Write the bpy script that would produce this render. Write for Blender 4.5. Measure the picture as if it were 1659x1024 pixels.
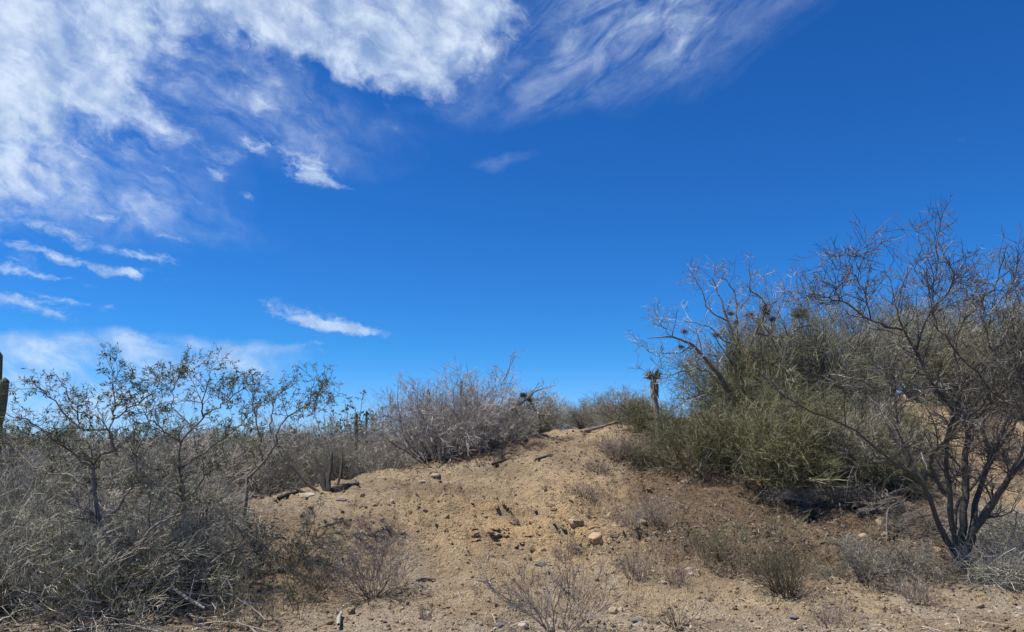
import bpy, math
import numpy as np
from math import radians as R

SC = bpy.context.scene
COL = SC.collection
for o in list(bpy.data.objects):
    bpy.data.objects.remove(o)

# ------------------------------------------------------------------ camera
PITCH = R(9.07); CAMZ = 1.6; FPX = 1253.0; CX, CY = 829.5, 512.0
cam_d = bpy.data.cameras.new('camera')
cam_d.sensor_width = 36.0
cam_d.lens = 36.0 * FPX / 1659.0
cam_d.clip_start = 0.05
cam_d.clip_end = 6000
cam = bpy.data.objects.new('camera', cam_d)
COL.objects.link(cam)
cam.location = (0, 0, CAMZ)
cam.rotation_euler = (math.pi / 2 + PITCH, 0, 0)
SC.camera = cam

SUN_EL, SUN_AZ = R(64), R(-93)          # azimuth from +Y, clockwise positive
SC.view_settings.view_transform = 'Standard'
SC.view_settings.look = 'None'
SC.view_settings.gamma = 1.0
SC.view_settings.exposure = 0.5
SC.view_settings.use_curve_mapping = False


def ray(px, row):
    u = (px - CX) / FPX
    v = (CY - row) / FPX
    d = np.array([u, math.cos(PITCH) - v * math.sin(PITCH), math.sin(PITCH) + v * math.cos(PITCH)])
    return d


def pix(px, row, Y):
    d = ray(px, row)
    return np.array([0, 0, CAMZ]) + d * (Y / d[1])


def azel(px, row):
    d = ray(px, row)
    d = d / np.linalg.norm(d)
    return math.degrees(math.atan2(d[0], d[1])), math.degrees(math.asin(d[2]))


# ------------------------------------------------------------------ world: sky with cirrus
W = bpy.data.worlds.new('World')
SC.world = W
W.use_nodes = True
nt = W.node_tree
nt.nodes.clear()


def N(t, **kw):
    n = nt.nodes.new(t)
    for k, v in kw.items():
        setattr(n, k, v)
    return n


def val(sock, v):
    if hasattr(v, 'is_linked'):
        nt.links.new(v, sock)
    else:
        sock.default_value = v


def M(op, a, b=0.0, c=0.0, clamp=False):
    n = N('ShaderNodeMath', operation=op, use_clamp=clamp)
    val(n.inputs[0], a); val(n.inputs[1], b); val(n.inputs[2], c)
    return n.outputs[0]


def VM(op, a, b=None, s=None):
    n = N('ShaderNodeVectorMath', operation=op)
    val(n.inputs[0], a)
    if b is not None: val(n.inputs[1], b)
    if s is not None: val(n.inputs['Scale'], s)
    return n.outputs[0]


def MR(x, a, b, c=0.0, d=1.0, kind='SMOOTHSTEP'):
    n = N('ShaderNodeMapRange', interpolation_type=kind)
    val(n.inputs[0], x); val(n.inputs[1], a); val(n.inputs[2], b); val(n.inputs[3], c); val(n.inputs[4], d)
    return n.outputs[0]


def NOISE(vec, scale, detail=6.0, rough=0.55, dist=0.0, color=False):
    n = N('ShaderNodeTexNoise')
    val(n.inputs['Vector'], vec)
    n.inputs['Scale'].default_value = scale
    n.inputs['Detail'].default_value = detail
    n.inputs['Roughness'].default_value = rough
    n.inputs['Distortion'].default_value = dist
    return n.outputs['Color' if color else 'Fac']


tc = N('ShaderNodeTexCoord')
sep = N('ShaderNodeSeparateXYZ')
nt.links.new(tc.outputs['Generated'], sep.inputs[0])
AZ = M('MULTIPLY', M('ARCTAN2', sep.outputs[0], sep.outputs[1]), 180 / math.pi)
EL = M('MULTIPLY', M('ARCSINE', sep.outputs[2]), 180 / math.pi)
cmb = N('ShaderNodeCombineXYZ')
val(cmb.inputs[0], AZ); val(cmb.inputs[1], EL)
P0 = cmb.outputs[0]
wn = VM('SUBTRACT', NOISE(P0, 0.16, 5, 0.6, color=True), (0.5, 0.5, 0.5))
Pw = VM('ADD', P0, VM('MULTIPLY', wn, (5.0, 3.0, 0.0)))
wn2 = VM('SUBTRACT', NOISE(P0, 0.6, 4, 0.6, color=True), (0.5, 0.5, 0.5))
Pw2 = VM('ADD', P0, VM('MULTIPLY', wn2, (1.7, 1.1, 0.0)))


def blobs(lst, vec):
    acc = None
    for (px, row, rx, ry, rot, w) in lst:
        a, e = azel(px, row)
        k = 45.0 / 1000.0
        mp = N('ShaderNodeMapping', vector_type='TEXTURE')
        val(mp.inputs['Vector'], vec)
        mp.inputs['Location'].default_value = (a, e, 0)
        mp.inputs['Rotation'].default_value = (0, 0, R(-rot))
        mp.inputs['Scale'].default_value = (rx * k, ry * k, 1)
        g = N('ShaderNodeTexGradient', gradient_type='SPHERICAL')
        nt.links.new(mp.outputs[0], g.inputs[0])
        t = M('MULTIPLY', g.outputs['Fac'], w)
        acc = t if acc is None else M('ADD', acc, t)
    return acc


big = blobs([
    (-10, 110, 150, 180, 0, 1.05), (60, -20, 300, 100, 0, 0.7), (150, 130, 180, 56, 26, 0.75), (280, 200, 110, 34, 36, 0.62),
    (450, 10, 330, 85, 14, 1.15), (670, 45, 230, 125, 12, 1.5), (580, -50, 420, 125, 5, 1.3), (670, 100, 120, 60, 20, 0.5),
    (-560, -150, 600, 380, 0, 1.4), (250, -300, 800, 260, 8, 1.5), (-500, 200, 420, 160, 10, 0.9),
    (-900, -900, 1500, 800, 0, 1.2),
], Pw)
veil = blobs([
    (910, 65, 250, 110, -22, 0.42), (1040, 15, 180, 110, -38, 0.28), (820, 170, 240, 45, -8, 0.22), (1115, 40, 120, 40, -55, 0.55),
    (90, 235, 300, 130, 12, 0.6), (60, 300, 220, 70, 6, 0.5), (320, 100, 300, 130, 20, 0.42), (470, 190, 240, 80, 10, 0.32),
    (200, 330, 260, 40, 8, 0.3), (1200, -150, 420, 200, -30, 0.7), (110, 588, 340, 52, -3, 2.4), (40, 628, 280, 46, 0, 2.0),
    (250, 574, 150, 20, 6, 1.6), (-300, 600, 420, 90, 4, 0.9), (815, 258, 70, 12, -4, 0.3), (250, 545, 130, 10, 4, 0.4), (420, 566, 120, 9, 2, 0.35),
], Pw)
puff = blobs([
    (420, 232, 62, 20, 4, 1.0), (505, 272, 66, 36, 15, 1.25), (525, 297, 66, 14, 8, 0.9), (352, 278, 30, 18, 25, 1.1), (405, 318, 30, 10, 15, 0.9),
    (170, 352, 70, 10, 6, 1.0), (110, 380, 92, 18, 16, 1.15), (110, 420, 150, 13, 11, 1.2), (210, 440, 44, 11, -8, 1.1),
    (240, 415, 74, 15, 8, 1.0), (282, 386, 66, 10, 2, 0.8), (40, 495, 110, 15, 11, 1.2), (90, 486, 78, 11, 8, 0.9),
    (15, 435, 62, 20, 12, 0.9), (500, 512, 120, 24, 13, 1.15), (560, 532, 116, 14, 7, 1.2), (177, 497, 22, 9, 15, 0.8), (500, 558, 70, 9, -10, 0.7),
    (318, 330, 34, 14, 20, 0.7), (510, 225, 26, 16, -30, 0.6), (110, 455, 80, 8, 6, 0.5), (285, 455, 40, 9, 8, 0.5), (280, 275, 60, 12, 12, 0.55),
    (-200, 430, 160, 26, 10, 1.0), (-300, 520, 200, 24, 8, 1.0),
], Pw2)
# wind-drawn fibres, running down towards the right
rot = N('ShaderNodeMapping', vector_type='TEXTURE')
val(rot.inputs['Vector'], Pw)
rot.inputs['Rotation'].default_value = (0, 0, R(-24))
rot.inputs['Scale'].default_value = (1.75, 0.85, 1)
fib = NOISE(rot.outputs[0], 0.42, 9, 0.62, 0.4)
rot2 = N('ShaderNodeMapping', vector_type='TEXTURE')
val(rot2.inputs['Vector'], P0)
rot2.inputs['Rotation'].default_value = (0, 0, R(28))
rot2.inputs['Scale'].default_value = (2.2, 0.85, 1)
fib2 = NOISE(rot2.outputs[0], 0.5, 9, 0.62, 0.5)
lump = NOISE(P0, 0.33, 9, 0.62, 0.25)
a_big = MR(M('ADD', big, M('MULTIPLY', M('SUBTRACT', M('ADD', M('MULTIPLY', fib, 0.6), M('MULTIPLY', lump, 0.5)), 0.55), 3.0)), 0.42, 1.45)
side = MR(AZ, -8.0, 3.0)
fibm = M('ADD', M('MULTIPLY', fib, M('SUBTRACT', 1.0, side)), M('MULTIPLY', fib2, side))
a_veil = M('MULTIPLY', MR(fibm, 0.26, 0.86), M('MINIMUM', M('MULTIPLY', veil, 1.15), 0.85))
rotp = N('ShaderNodeMapping', vector_type='TEXTURE')
val(rotp.inputs['Vector'], Pw2)
rotp.inputs['Rotation'].default_value = (0, 0, R(-9))
rotp.inputs['Scale'].default_value = (1.7, 0.8, 1)
a_puff = MR(M('ADD', puff, M('MULTIPLY', M('SUBTRACT', NOISE(rotp.outputs[0], 1.5, 9, 0.68, 0.4), 0.5), 2.6)), 0.30, 1.6, 0.0, 0.7)
a_puff = M('MULTIPLY', a_puff, MR(puff, 0.0, 0.5))
thin = NOISE(rot.outputs[0], 0.55, 7, 0.6, 0.2)
a_big = M('MULTIPLY', a_big, MR(thin, 0.28, 0.66, 0.5, 1.0))
keep = M('MULTIPLY', M('SUBTRACT', 1.0, a_veil), M('SUBTRACT', 1.0, a_puff))
keep = M('MULTIPLY', keep, M('SUBTRACT', 1.0, M('MULTIPLY', a_big, 0.86)))
ALPHA = M('SUBTRACT', 1.0, keep, clamp=True)
ALPHA = M('MULTIPLY', ALPHA, MR(EL, -0.5, 1.5))

sky = N('ShaderNodeTexSky', sky_type='NISHITA')
sky.sun_disc = False
sky.sun_elevation = SUN_EL
sky.sun_rotation = SUN_AZ
sky.altitude = 1500
sky.air_density = 1.0
sky.dust_density = 0.0
sky.ozone_density = 2.0
hs = N('ShaderNodeHueSaturation')
hs.inputs['Saturation'].default_value = 1.2
hs.inputs['Value'].default_value = 1.0
nt.links.new(sky.outputs[0], hs.inputs['Color'])
ccol = N('ShaderNodeMix', data_type='RGBA')
val(ccol.inputs['Factor'], MR(lump, 0.33, 0.66))
ccol.inputs['A'].default_value = (3.5, 4.6, 6.3, 1)
ccol.inputs['B'].default_value = (6.4, 7.3, 8.3, 1)
mx = N('ShaderNodeMix', data_type='RGBA')
val(mx.inputs['Factor'], ALPHA)
tint = N('ShaderNodeMix', data_type='RGBA', blend_type='MULTIPLY')
tint.inputs['Factor'].default_value = 1.0
nt.links.new(hs.outputs[0], tint.inputs['A'])
hor = N('ShaderNodeMix', data_type='RGBA')
val(hor.inputs['Factor'], MR(EL, 7.0, 0.0))
hor.inputs['A'].default_value = (0.195, 0.605, 1.03, 1)
hor.inputs['B'].default_value = (0.36, 0.625, 1.22, 1)
nt.links.new(hor.outputs['Result'], tint.inputs['B'])
nt.links.new(tint.outputs['Result'], mx.inputs['A'])
nt.links.new(ccol.outputs['Result'], mx.inputs['B'])
bg = N('ShaderNodeBackground')
bg.inputs['Strength'].default_value = 0.092
nt.links.new(mx.outputs['Result'], bg.inputs['Color'])
wo = N('ShaderNodeOutputWorld')
nt.links.new(bg.outputs[0], wo.inputs[0])

# ------------------------------------------------------------------ sun
sd = bpy.data.lights.new('sun', 'SUN')
sd.energy = 5.0
sd.angle = R(0.8)
sd.color = (1.0, 0.952, 0.875)
sun = bpy.data.objects.new('sun', sd)
COL.objects.link(sun)
from mathutils import Vector
sdir = Vector((math.sin(SUN_AZ) * math.cos(SUN_EL), math.cos(SUN_AZ) * math.cos(SUN_EL), math.sin(SUN_EL)))
sun.rotation_euler = (-sdir).to_track_quat('-Z', 'Y').to_euler()
sun.location = sdir * 60

# ------------------------------------------------------------------ materials


class Mat:
    """small helper round a node tree"""

    def __init__(s, name):
        s.m = bpy.data.materials.new(name)
        s.m.use_nodes = True
        s.t = s.m.node_tree
        s.b = s.t.nodes['Principled BSDF']
        s.b.inputs['Specular IOR Level'].default_value = 0.25

    def n(s, t, **kw):
        x = s.t.nodes.new(t)
        for k, v in kw.items():
            setattr(x, k, v)
        return x

    def l(s, a, b):
        s.t.links.new(a, b)

    def mix(s, f, a, b, blend='MIX'):
        x = s.n('ShaderNodeMix', data_type='RGBA', blend_type=blend)
        for k, v in (('Factor', f), ('A', a), ('B', b)):
            if hasattr(v, 'is_linked'):
                s.l(v, x.inputs[k])
            else:
                x.inputs[k].default_value = v if not isinstance(v, tuple) or len(v) == 4 else (*v, 1)
        return x.outputs['Result']

    def ramp(s, f, lo, hi):
        x = s.n('ShaderNodeMapRange', interpolation_type='SMOOTHSTEP')
        s.l(f, x.inputs[0])
        x.inputs[1].default_value = lo
        x.inputs[2].default_value = hi
        return x.outputs[0]

    def noise(s, scale, detail=4, rough=0.55, vec=None, dist=0.0, color=False):
        x = s.n('ShaderNodeTexNoise')
        x.inputs['Scale'].default_value = scale
        x.inputs['Detail'].default_value = detail
        x.inputs['Roughness'].default_value = rough
        x.inputs['Distortion'].default_value = dist
        if vec is not None:
            s.l(vec, x.inputs['Vector'])
        return x.outputs['Color' if color else 'Fac']

    def pos(s):
        return s.n('ShaderNodeNewGeometry').outputs['Position']

    def obj(s):
        return s.n('ShaderNodeTexCoord').outputs['Object']

    def isl(s):
        return s.n('ShaderNodeNewGeometry').outputs['Random Per Island']

    def bump(s, h, dist, strength=1.0):
        x = s.n('ShaderNodeBump')
        x.inputs['Distance'].default_value = dist
        x.inputs['Strength'].default_value = strength
        s.l(h, x.inputs['Height'])
        s.l(x.outputs[0], s.b.inputs['Normal'])

    def col(s, c):
        s.l(c, s.b.inputs['Base Color'])


def twig_mat(name, dark, light, third=None, f3=0.15, rough=0.85, scale=14.0, bump=0.0):
    m = Mat(name)
    i = m.isl()
    c = m.mix(m.ramp(i, 0.0, 1.0), dark, light)
    if third:
        x = m.n('ShaderNodeMath', operation='FRACT')
        y = m.n('ShaderNodeMath', operation='MULTIPLY')
        m.l(i, y.inputs[0]); y.inputs[1].default_value = 37.7
        m.l(y.outputs[0], x.inputs[0])
        z = m.n('ShaderNodeMath', operation='LESS_THAN')
        m.l(x.outputs[0], z.inputs[0]); z.inputs[1].default_value = f3
        c = m.mix(z.outputs[0], c, third)
    nz = m.noise(scale, 4, 0.6, m.obj())
    c = m.mix(m.ramp(nz, 0.3, 0.7), c, m.mix(0.4, c, (0.4, 0.4, 0.4), 'MULTIPLY'))
    m.col(c)
    m.b.inputs['Roughness'].default_value = rough
    if bump:
        m.bump(m.noise(scale * 4, 5, 0.6, m.obj()), bump)
    return m.m


MT = {}
MT['grey_twig'] = twig_mat('grey_twig', (0.13, 0.115, 0.092), (0.62, 0.555, 0.465), (0.25, 0.24, 0.165), 0.2)
MT['pale_twig'] = twig_mat('pale_twig', (0.15, 0.135, 0.108), (0.60, 0.545, 0.46), (0.25, 0.26, 0.155), 0.26)
MT['dome_twig'] = twig_mat('dome_twig', (0.30, 0.27, 0.235), (0.68, 0.625, 0.555), (0.2, 0.175, 0.15), 0.15)
MT['brown_twig'] = twig_mat('brown_twig', (0.068, 0.06, 0.046), (0.175, 0.155, 0.122), (0.33, 0.3, 0.26), 0.14)
MT['dark_bark'] = twig_mat('dark_bark', (0.065, 0.055, 0.045), (0.14, 0.12, 0.10), scale=9.0, bump=0.02)
MT['grey_bark'] = twig_mat('grey_bark', (0.12, 0.102, 0.083), (0.28, 0.245, 0.205), scale=9.0, bump=0.02)
MT['green_twig'] = twig_mat('green_twig', (0.068, 0.073, 0.030), (0.25, 0.243, 0.10), (0.36, 0.33, 0.24), 0.22)
MT['olive_twig'] = twig_mat('olive_twig', (0.13, 0.12, 0.088), (0.44, 0.405, 0.31), (0.21, 0.22, 0.11), 0.3)
MT['leaf'] = twig_mat('leaf', (0.075, 0.092, 0.042), (0.21, 0.23, 0.10), (0.29, 0.29, 0.15), 0.15, rough=0.6)
MT['dry_weed'] = twig_mat('dry_weed', (0.15, 0.108, 0.07), (0.36, 0.28, 0.18), (0.45, 0.37, 0.25), 0.15)
MT['purple_weed'] = twig_mat('purple_weed', (0.145, 0.112, 0.09), (0.34, 0.28, 0.235), (0.46, 0.40, 0.34), 0.12)
MT['moss'] = twig_mat('moss', (0.09, 0.062, 0.045), (0.24, 0.175, 0.125), (0.3, 0.26, 0.17), 0.2)
MT['weed_mix'] = twig_mat('weed_mix', (0.10, 0.082, 0.052), (0.29, 0.235, 0.15), (0.13, 0.14, 0.06), 0.3)
MT['dry_leaf'] = twig_mat('dry_leaf', (0.07, 0.048, 0.032), (0.2, 0.145, 0.095), (0.3, 0.24, 0.17), 0.12)
MT['dead_wood'] = twig_mat('dead_wood', (0.09, 0.08, 0.072), (0.22, 0.2, 0.185), scale=22.0, bump=0.02)
MT['pale_wood'] = twig_mat('pale_wood', (0.3, 0.27, 0.235), (0.44, 0.40, 0.35), scale=22.0, bump=0.01)
MT['char_wood'] = twig_mat('char_wood', (0.05, 0.042, 0.036), (0.115, 0.098, 0.084), scale=22.0, bump=0.02)
MT['yucca_leaf'] = twig_mat('yucca_leaf', (0.07, 0.095, 0.035), (0.19, 0.22, 0.09), rough=0.5)
MT['yucca_dead'] = twig_mat('yucca_dead', (0.2, 0.17, 0.125), (0.4, 0.35, 0.265))

_c = Mat('cactus_skin')
_cz = _c.noise(18, 4, 0.6, _c.obj())
_c.col(_c.mix(_c.ramp(_cz, 0.35, 0.7), (0.07, 0.085, 0.042), (0.15, 0.145, 0.09)))
_c.b.inputs['Roughness'].default_value = 0.7
MT['cactus'] = _c.m


def stone_mat(name, a, b, c, sc=12):
    m = Mat(name)
    nz = m.noise(sc, 6, 0.65, m.obj())
    k = m.mix(m.ramp(nz, 0.3, 0.72), a, b)
    n2 = m.noise(sc * 4, 4, 0.6, m.obj())
    k = m.mix(m.ramp(n2, 0.52, 0.75), k, c)
    m.col(k)
    m.b.inputs['Roughness'].default_value = 0.9
    m.bump(m.noise(sc * 5, 6, 0.7, m.obj()), 0.012)
    return m.m


MT['pale_stone'] = stone_mat('pale_stone', (0.36, 0.295, 0.215), (0.48, 0.41, 0.315), (0.27, 0.205, 0.14))
MT['tan_stone'] = stone_mat('tan_stone', (0.33, 0.255, 0.17), (0.44, 0.35, 0.245), (0.25, 0.185, 0.12))
MT['dark_stone'] = stone_mat('dark_stone', (0.10, 0.092, 0.086), (0.18, 0.165, 0.152), (0.27, 0.225, 0.18))
MT['grey_stone'] = stone_mat('grey_stone', (0.13, 0.12, 0.105), (0.21, 0.19, 0.17), (0.09, 0.085, 0.075))
MT['orange_stone'] = stone_mat('orange_stone', (0.38, 0.265, 0.16), (0.46, 0.34, 0.215), (0.3, 0.21, 0.13))


def gravel_mat():
    m = Mat('gravel')
    i = m.isl()
    r = m.n('ShaderNodeValToRGB')
    e = r.color_ramp.elements
    e[0].position = 0.0; e[0].color = (0.16, 0.12, 0.085, 1)
    e[1].position = 1.0; e[1].color = (0.52, 0.46, 0.37, 1)
    for p, c in ((0.25, (0.2, 0.148, 0.1, 1)), (0.55, (0.30, 0.22, 0.145, 1)), (0.8, (0.37, 0.285, 0.195, 1)), (0.93, (0.42, 0.345, 0.25, 1))):
        k = e.new(p); k.color = c
    m.l(i, r.inputs[0])
    nz = m.noise(60, 4, 0.6, m.pos())
    m.col(m.mix(m.ramp(nz, 0.3, 0.7), r.outputs[0], m.mix(0.5, r.outputs[0], (0.4, 0.35, 0.3), 'MULTIPLY')))
    m.b.inputs['Roughness'].default_value = 0.95
    return m.m


MT['gravel'] = gravel_mat()


def soil_mat():
    m = Mat('sandy_soil')
    p = m.pos()
    n1 = m.noise(0.55, 5, 0.6, p, 0.4)
    n2 = m.noise(2.3, 6, 0.65, p, 0.3)
    n3 = m.noise(11.0, 6, 0.7, p)
    n4 = m.noise(34.0, 5, 0.72, p)
    at = m.n('ShaderNodeAttribute', attribute_name='zone')
    sp = m.n('ShaderNodeSeparateColor')
    m.l(at.outputs['Color'], sp.inputs[0])
    ochre, litter_shade, pale = sp.outputs[0], sp.outputs[1], sp.outputs[2]
    c = m.mix(m.ramp(n1, 0.3, 0.7), (0.345, 0.257, 0.162), (0.48, 0.37, 0.23))
    c = m.mix(m.ramp(n2, 0.42, 0.68), c, (0.56, 0.435, 0.265))

    def mul(a, b):
        x = m.n('ShaderNodeMath', operation='MULTIPLY')
        for k, v in ((0, a), (1, b)):
            if hasattr(v, 'is_linked'): m.l(v, x.inputs[k])
            else: x.inputs[k].default_value = v
        return x.outputs[0]
    c = m.mix(mul(ochre, m.ramp(n2, 0.25, 0.6)), c, (0.60, 0.405, 0.205))
    c = m.mix(mul(pale, m.ramp(n2, 0.2, 0.6)), c, (0.47, 0.40, 0.305))
    c = m.mix(mul(litter_shade, m.ramp(n3, 0.12, 0.5)), c, (0.125, 0.082, 0.054))  # brown leaf litter, darkened further to paint in shade below the green bushes
    # dark crumbs and organic specks
    c = m.mix(mul(m.ramp(n3, 0.53, 0.68), 0.7), c, (0.13, 0.092, 0.06))
    c = m.mix(mul(m.ramp(n4, 0.54, 0.68), 0.8), c, (0.125, 0.092, 0.064))
    # pale grains
    v = m.n('ShaderNodeTexVoronoi')
    v.inputs['Scale'].default_value = 34
    m.l(p, v.inputs['Vector'])
    inv = m.n('ShaderNodeMath', operation='SUBTRACT')
    inv.inputs[0].default_value = 1.0
    m.l(m.ramp(v.outputs['Distance'], 0.16, 0.34), inv.inputs[1])
    sv = m.n('ShaderNodeSeparateColor')
    m.l(v.outputs['Color'], sv.inputs[0])
    c = m.mix(mul(inv.outputs[0], m.ramp(sv.outputs[0], 0.55, 0.9)), c, (0.53, 0.45, 0.345))
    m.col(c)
    m.b.inputs['Roughness'].default_value = 1.0
    m.b.inputs['Specular IOR Level'].default_value = 0.1
    h = m.n('ShaderNodeMath', operation='ADD')
    m.l(mul(n3, 1.2), h.inputs[0])
    m.l(mul(n4, 0.55), h.inputs[1])
    h2 = m.n('ShaderNodeMath', operation='ADD')
    m.l(h.outputs[0], h2.inputs[0])
    m.l(mul(inv.outputs[0], 0.22), h2.inputs[1])
    m.bump(h2.outputs[0], 0.10)
    return m.m


MT['soil'] = soil_mat()

# ------------------------------------------------------------------ mesh building


def make_mesh(name, verts, faces, mat, smooth=False):
    """verts (n,3); faces list of (m,k) index arrays"""
    me = bpy.data.meshes.new(name)
    verts = np.asarray(verts, dtype=np.float32)
    nf = sum(len(f) for f in faces)
    nl = sum(f.size for f in faces)
    me.vertices.add(len(verts))
    me.vertices.foreach_set('co', verts.ravel())
    me.loops.add(nl)
    me.loops.foreach_set('vertex_index', np.concatenate([f.ravel() for f in faces]).astype(np.int32))
    me.polygons.add(nf)
    tot = np.concatenate([np.full(len(f), f.shape[1]) for f in faces])
    st = np.concatenate([[0], np.cumsum(tot)[:-1]])
    me.polygons.foreach_set('loop_start', st.astype(np.int32))
    me.polygons.foreach_set('use_smooth', np.full(nf, smooth))
    me.update(calc_edges=True)
    me.materials.append(mat)
    return me


def tubes(batches, sides=3):
    """batches: list of (pts (N,K,3), rad (N,K)) -> verts, [quads, caps]"""
    V, F = [], []
    off = 0
    for pts, rad in batches:
        n, k, _ = pts.shape
        if n == 0: continue
        d = np.gradient(pts, axis=1)
        d /= np.linalg.norm(d, axis=2, keepdims=True) + 1e-9
        m = pts[:, -1] - pts[:, 0]
        ref = np.where(np.abs(m[:, 2:3]) > 0.8 * np.linalg.norm(m, axis=1, keepdims=True), np.array([[1.0, 0.13, 0]]), np.array([[0.1, 0.05, 1.0]]))[:, None, :]
        a = np.cross(d, ref)
        a /= np.linalg.norm(a, axis=2, keepdims=True) + 1e-9
        b = np.cross(d, a)
        ang = np.arange(sides) * 2 * math.pi / sides
        ring = pts[:, :, None, :] + rad[:, :, None, None] * (np.cos(ang)[None, None, :, None] * a[:, :, None, :] + np.sin(ang)[None, None, :, None] * b[:, :, None, :])
        V.append(ring.reshape(-1, 3))
        base = off + (np.arange(n) * k * sides)[:, None, None] + (np.arange(k - 1) * sides)[None, :, None]
        j = np.arange(sides)[None, None, :]
        j2 = (np.arange(sides) + 1)[None, None, :] % sides
        q = np.stack([base + j, base + sides + j, base + sides + j2, base + j2], axis=-1).reshape(-1, 4)
        F.append(q)
        off += n * k * sides
    return np.concatenate(V), [np.concatenate(F)]


def nrm(v):
    return v / (np.linalg.norm(v, axis=-1, keepdims=True) + 1e-9)


def grow(rng, P, D, L, K, wig, up=0.0):
    n = len(P)
    pts = np.empty((n, K + 1, 3))
    pts[:, 0] = P
    d = nrm(D.copy())
    for k in range(K):
        d = nrm(d + rng.normal(0, wig, (n, 3)) + np.array([0, 0, up]))
        pts[:, k + 1] = pts[:, k] + d * (L / K)[:, None]
    return pts


def taper(r0, K, end=0.35):
    return r0[:, None] * np.linspace(1, end, K + 1)[None, :]


def spawn(rng, pts, rad, n, t0=0.25, t1=1.0, a0=25, a1=65):
    """n children per parent: positions, directions, local radius, t, parent index"""
    N_, K1, _ = pts.shape
    idx = np.repeat(np.arange(N_), n)
    t = rng.uniform(t0, t1, len(idx))
    s = t * (K1 - 1)
    i = np.minimum(s.astype(int), K1 - 2)
    f = (s - i)[:, None]
    p = pts[idx, i] * (1 - f) + pts[idx, i + 1] * f
    r = rad[idx, i] * (1 - f[:, 0]) + rad[idx, i + 1] * f[:, 0]
    tan = nrm(pts[idx, i + 1] - pts[idx, i])
    rnd = nrm(np.cross(tan, rng.normal(size=tan.shape)))
    a = np.radians(rng.uniform(a0, a1, len(idx)))[:, None]
    return p, tan * np.cos(a) + rnd * np.sin(a), r, t, idx


def length(pts):
    return np.linalg.norm(np.diff(pts, axis=1), axis=2).sum(axis=1)


def leaves(rng, pts, n, size, width=0.3, t0=0.2):
    """narrow leaf blades folded along the midrib, n per twig"""
    N_, K1, _ = pts.shape
    p, d, _, _, _ = spawn(rng, pts, np.ones(pts.shape[:2]), n, t0, 1.0, 30, 80)
    d = nrm(d + np.array([0, 0, -0.25]))
    m = len(p)
    L = (size * rng.uniform(0.6, 1.3, m))[:, None]
    sd_ = nrm(np.cross(d, rng.normal(size=d.shape)))
    nn = np.cross(sd_, d)
    v = np.stack([p, p + d * L * 0.5 + sd_ * L * width * 0.5, p + d * L - nn * L * 0.1, p + d * L * 0.5 - sd_ * L * width * 0.5], axis=1)
    v[:, 1] += nn * L * width * 0.2
    v[:, 3] += nn * L * width * 0.2
    b = (np.arange(m) * 4)[:, None]
    return v.reshape(-1, 3), np.concatenate([b + np.array([[0, 1, 2]]), b + np.array([[0, 2, 3]])])


# ------------------------------------------------------------------ scene objects helpers


def empty(name, loc, label, cat, group=None, rz=0.0, sc=(1, 1, 1)):
    o = bpy.data.objects.new(name, None)
    COL.objects.link(o)
    o.location = loc
    o.rotation_euler = (0, 0, rz)
    o.scale = sc
    o.empty_display_size = 0.1
    o['label'] = label
    o['category'] = cat
    if group: o['group'] = group
    return o


def part(name, me, parent, kind=None):
    o = bpy.data.objects.new(name, me)
    COL.objects.link(o)
    o.parent = parent
    if kind: o['kind'] = kind
    return o


def solo(name, me, loc, label, cat, group=None, rz=0.0, kind=None):
    o = bpy.data.objects.new(name, me)
    COL.objects.link(o)
    o.location = loc
    o.rotation_euler = (0, 0, rz)
    if kind:
        o['kind'] = kind
        if label: o['label'] = label
    else:
        o['label'] = label
        o['category'] = cat
    if group: o['group'] = group
    return o


# ------------------------------------------------------------------ terrain


def vnoise(x, y, seed=0):
    xi = np.floor(x).astype(np.int64); yi = np.floor(y).astype(np.int64)
    fx = x - xi; fy = y - yi
    fx = fx * fx * fx * (fx * (fx * 6 - 15) + 10); fy = fy * fy * fy * (fy * (fy * 6 - 15) + 10)

    def h(a, b):
        n = (a * 374761393 + b * 668265263 + seed * 982451653) & 0xffffffff
        n = ((n ^ (n >> 13)) * 1274126177) & 0xffffffff
        n = (n ^ (n >> 16)) & 0xffffffff
        return n / 4294967295.0 * 2 - 1
    a = h(xi, yi); b = h(xi + 1, yi); c = h(xi, yi + 1); d = h(xi + 1, yi + 1)
    return (a * (1 - fx) + b * fx) * (1 - fy) + (c * (1 - fx) + d * fx) * fy


def fbm(x, y, seed, octv=4, gain=0.5):
    s = 0; a = 1.0; f = 1.0
    for k in range(octv):
        s = s + a * vnoise(x * f + 17.3 * k, y * f - 9.1 * k, seed + k)
        a *= gain; f *= 2.03
    return s


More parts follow.
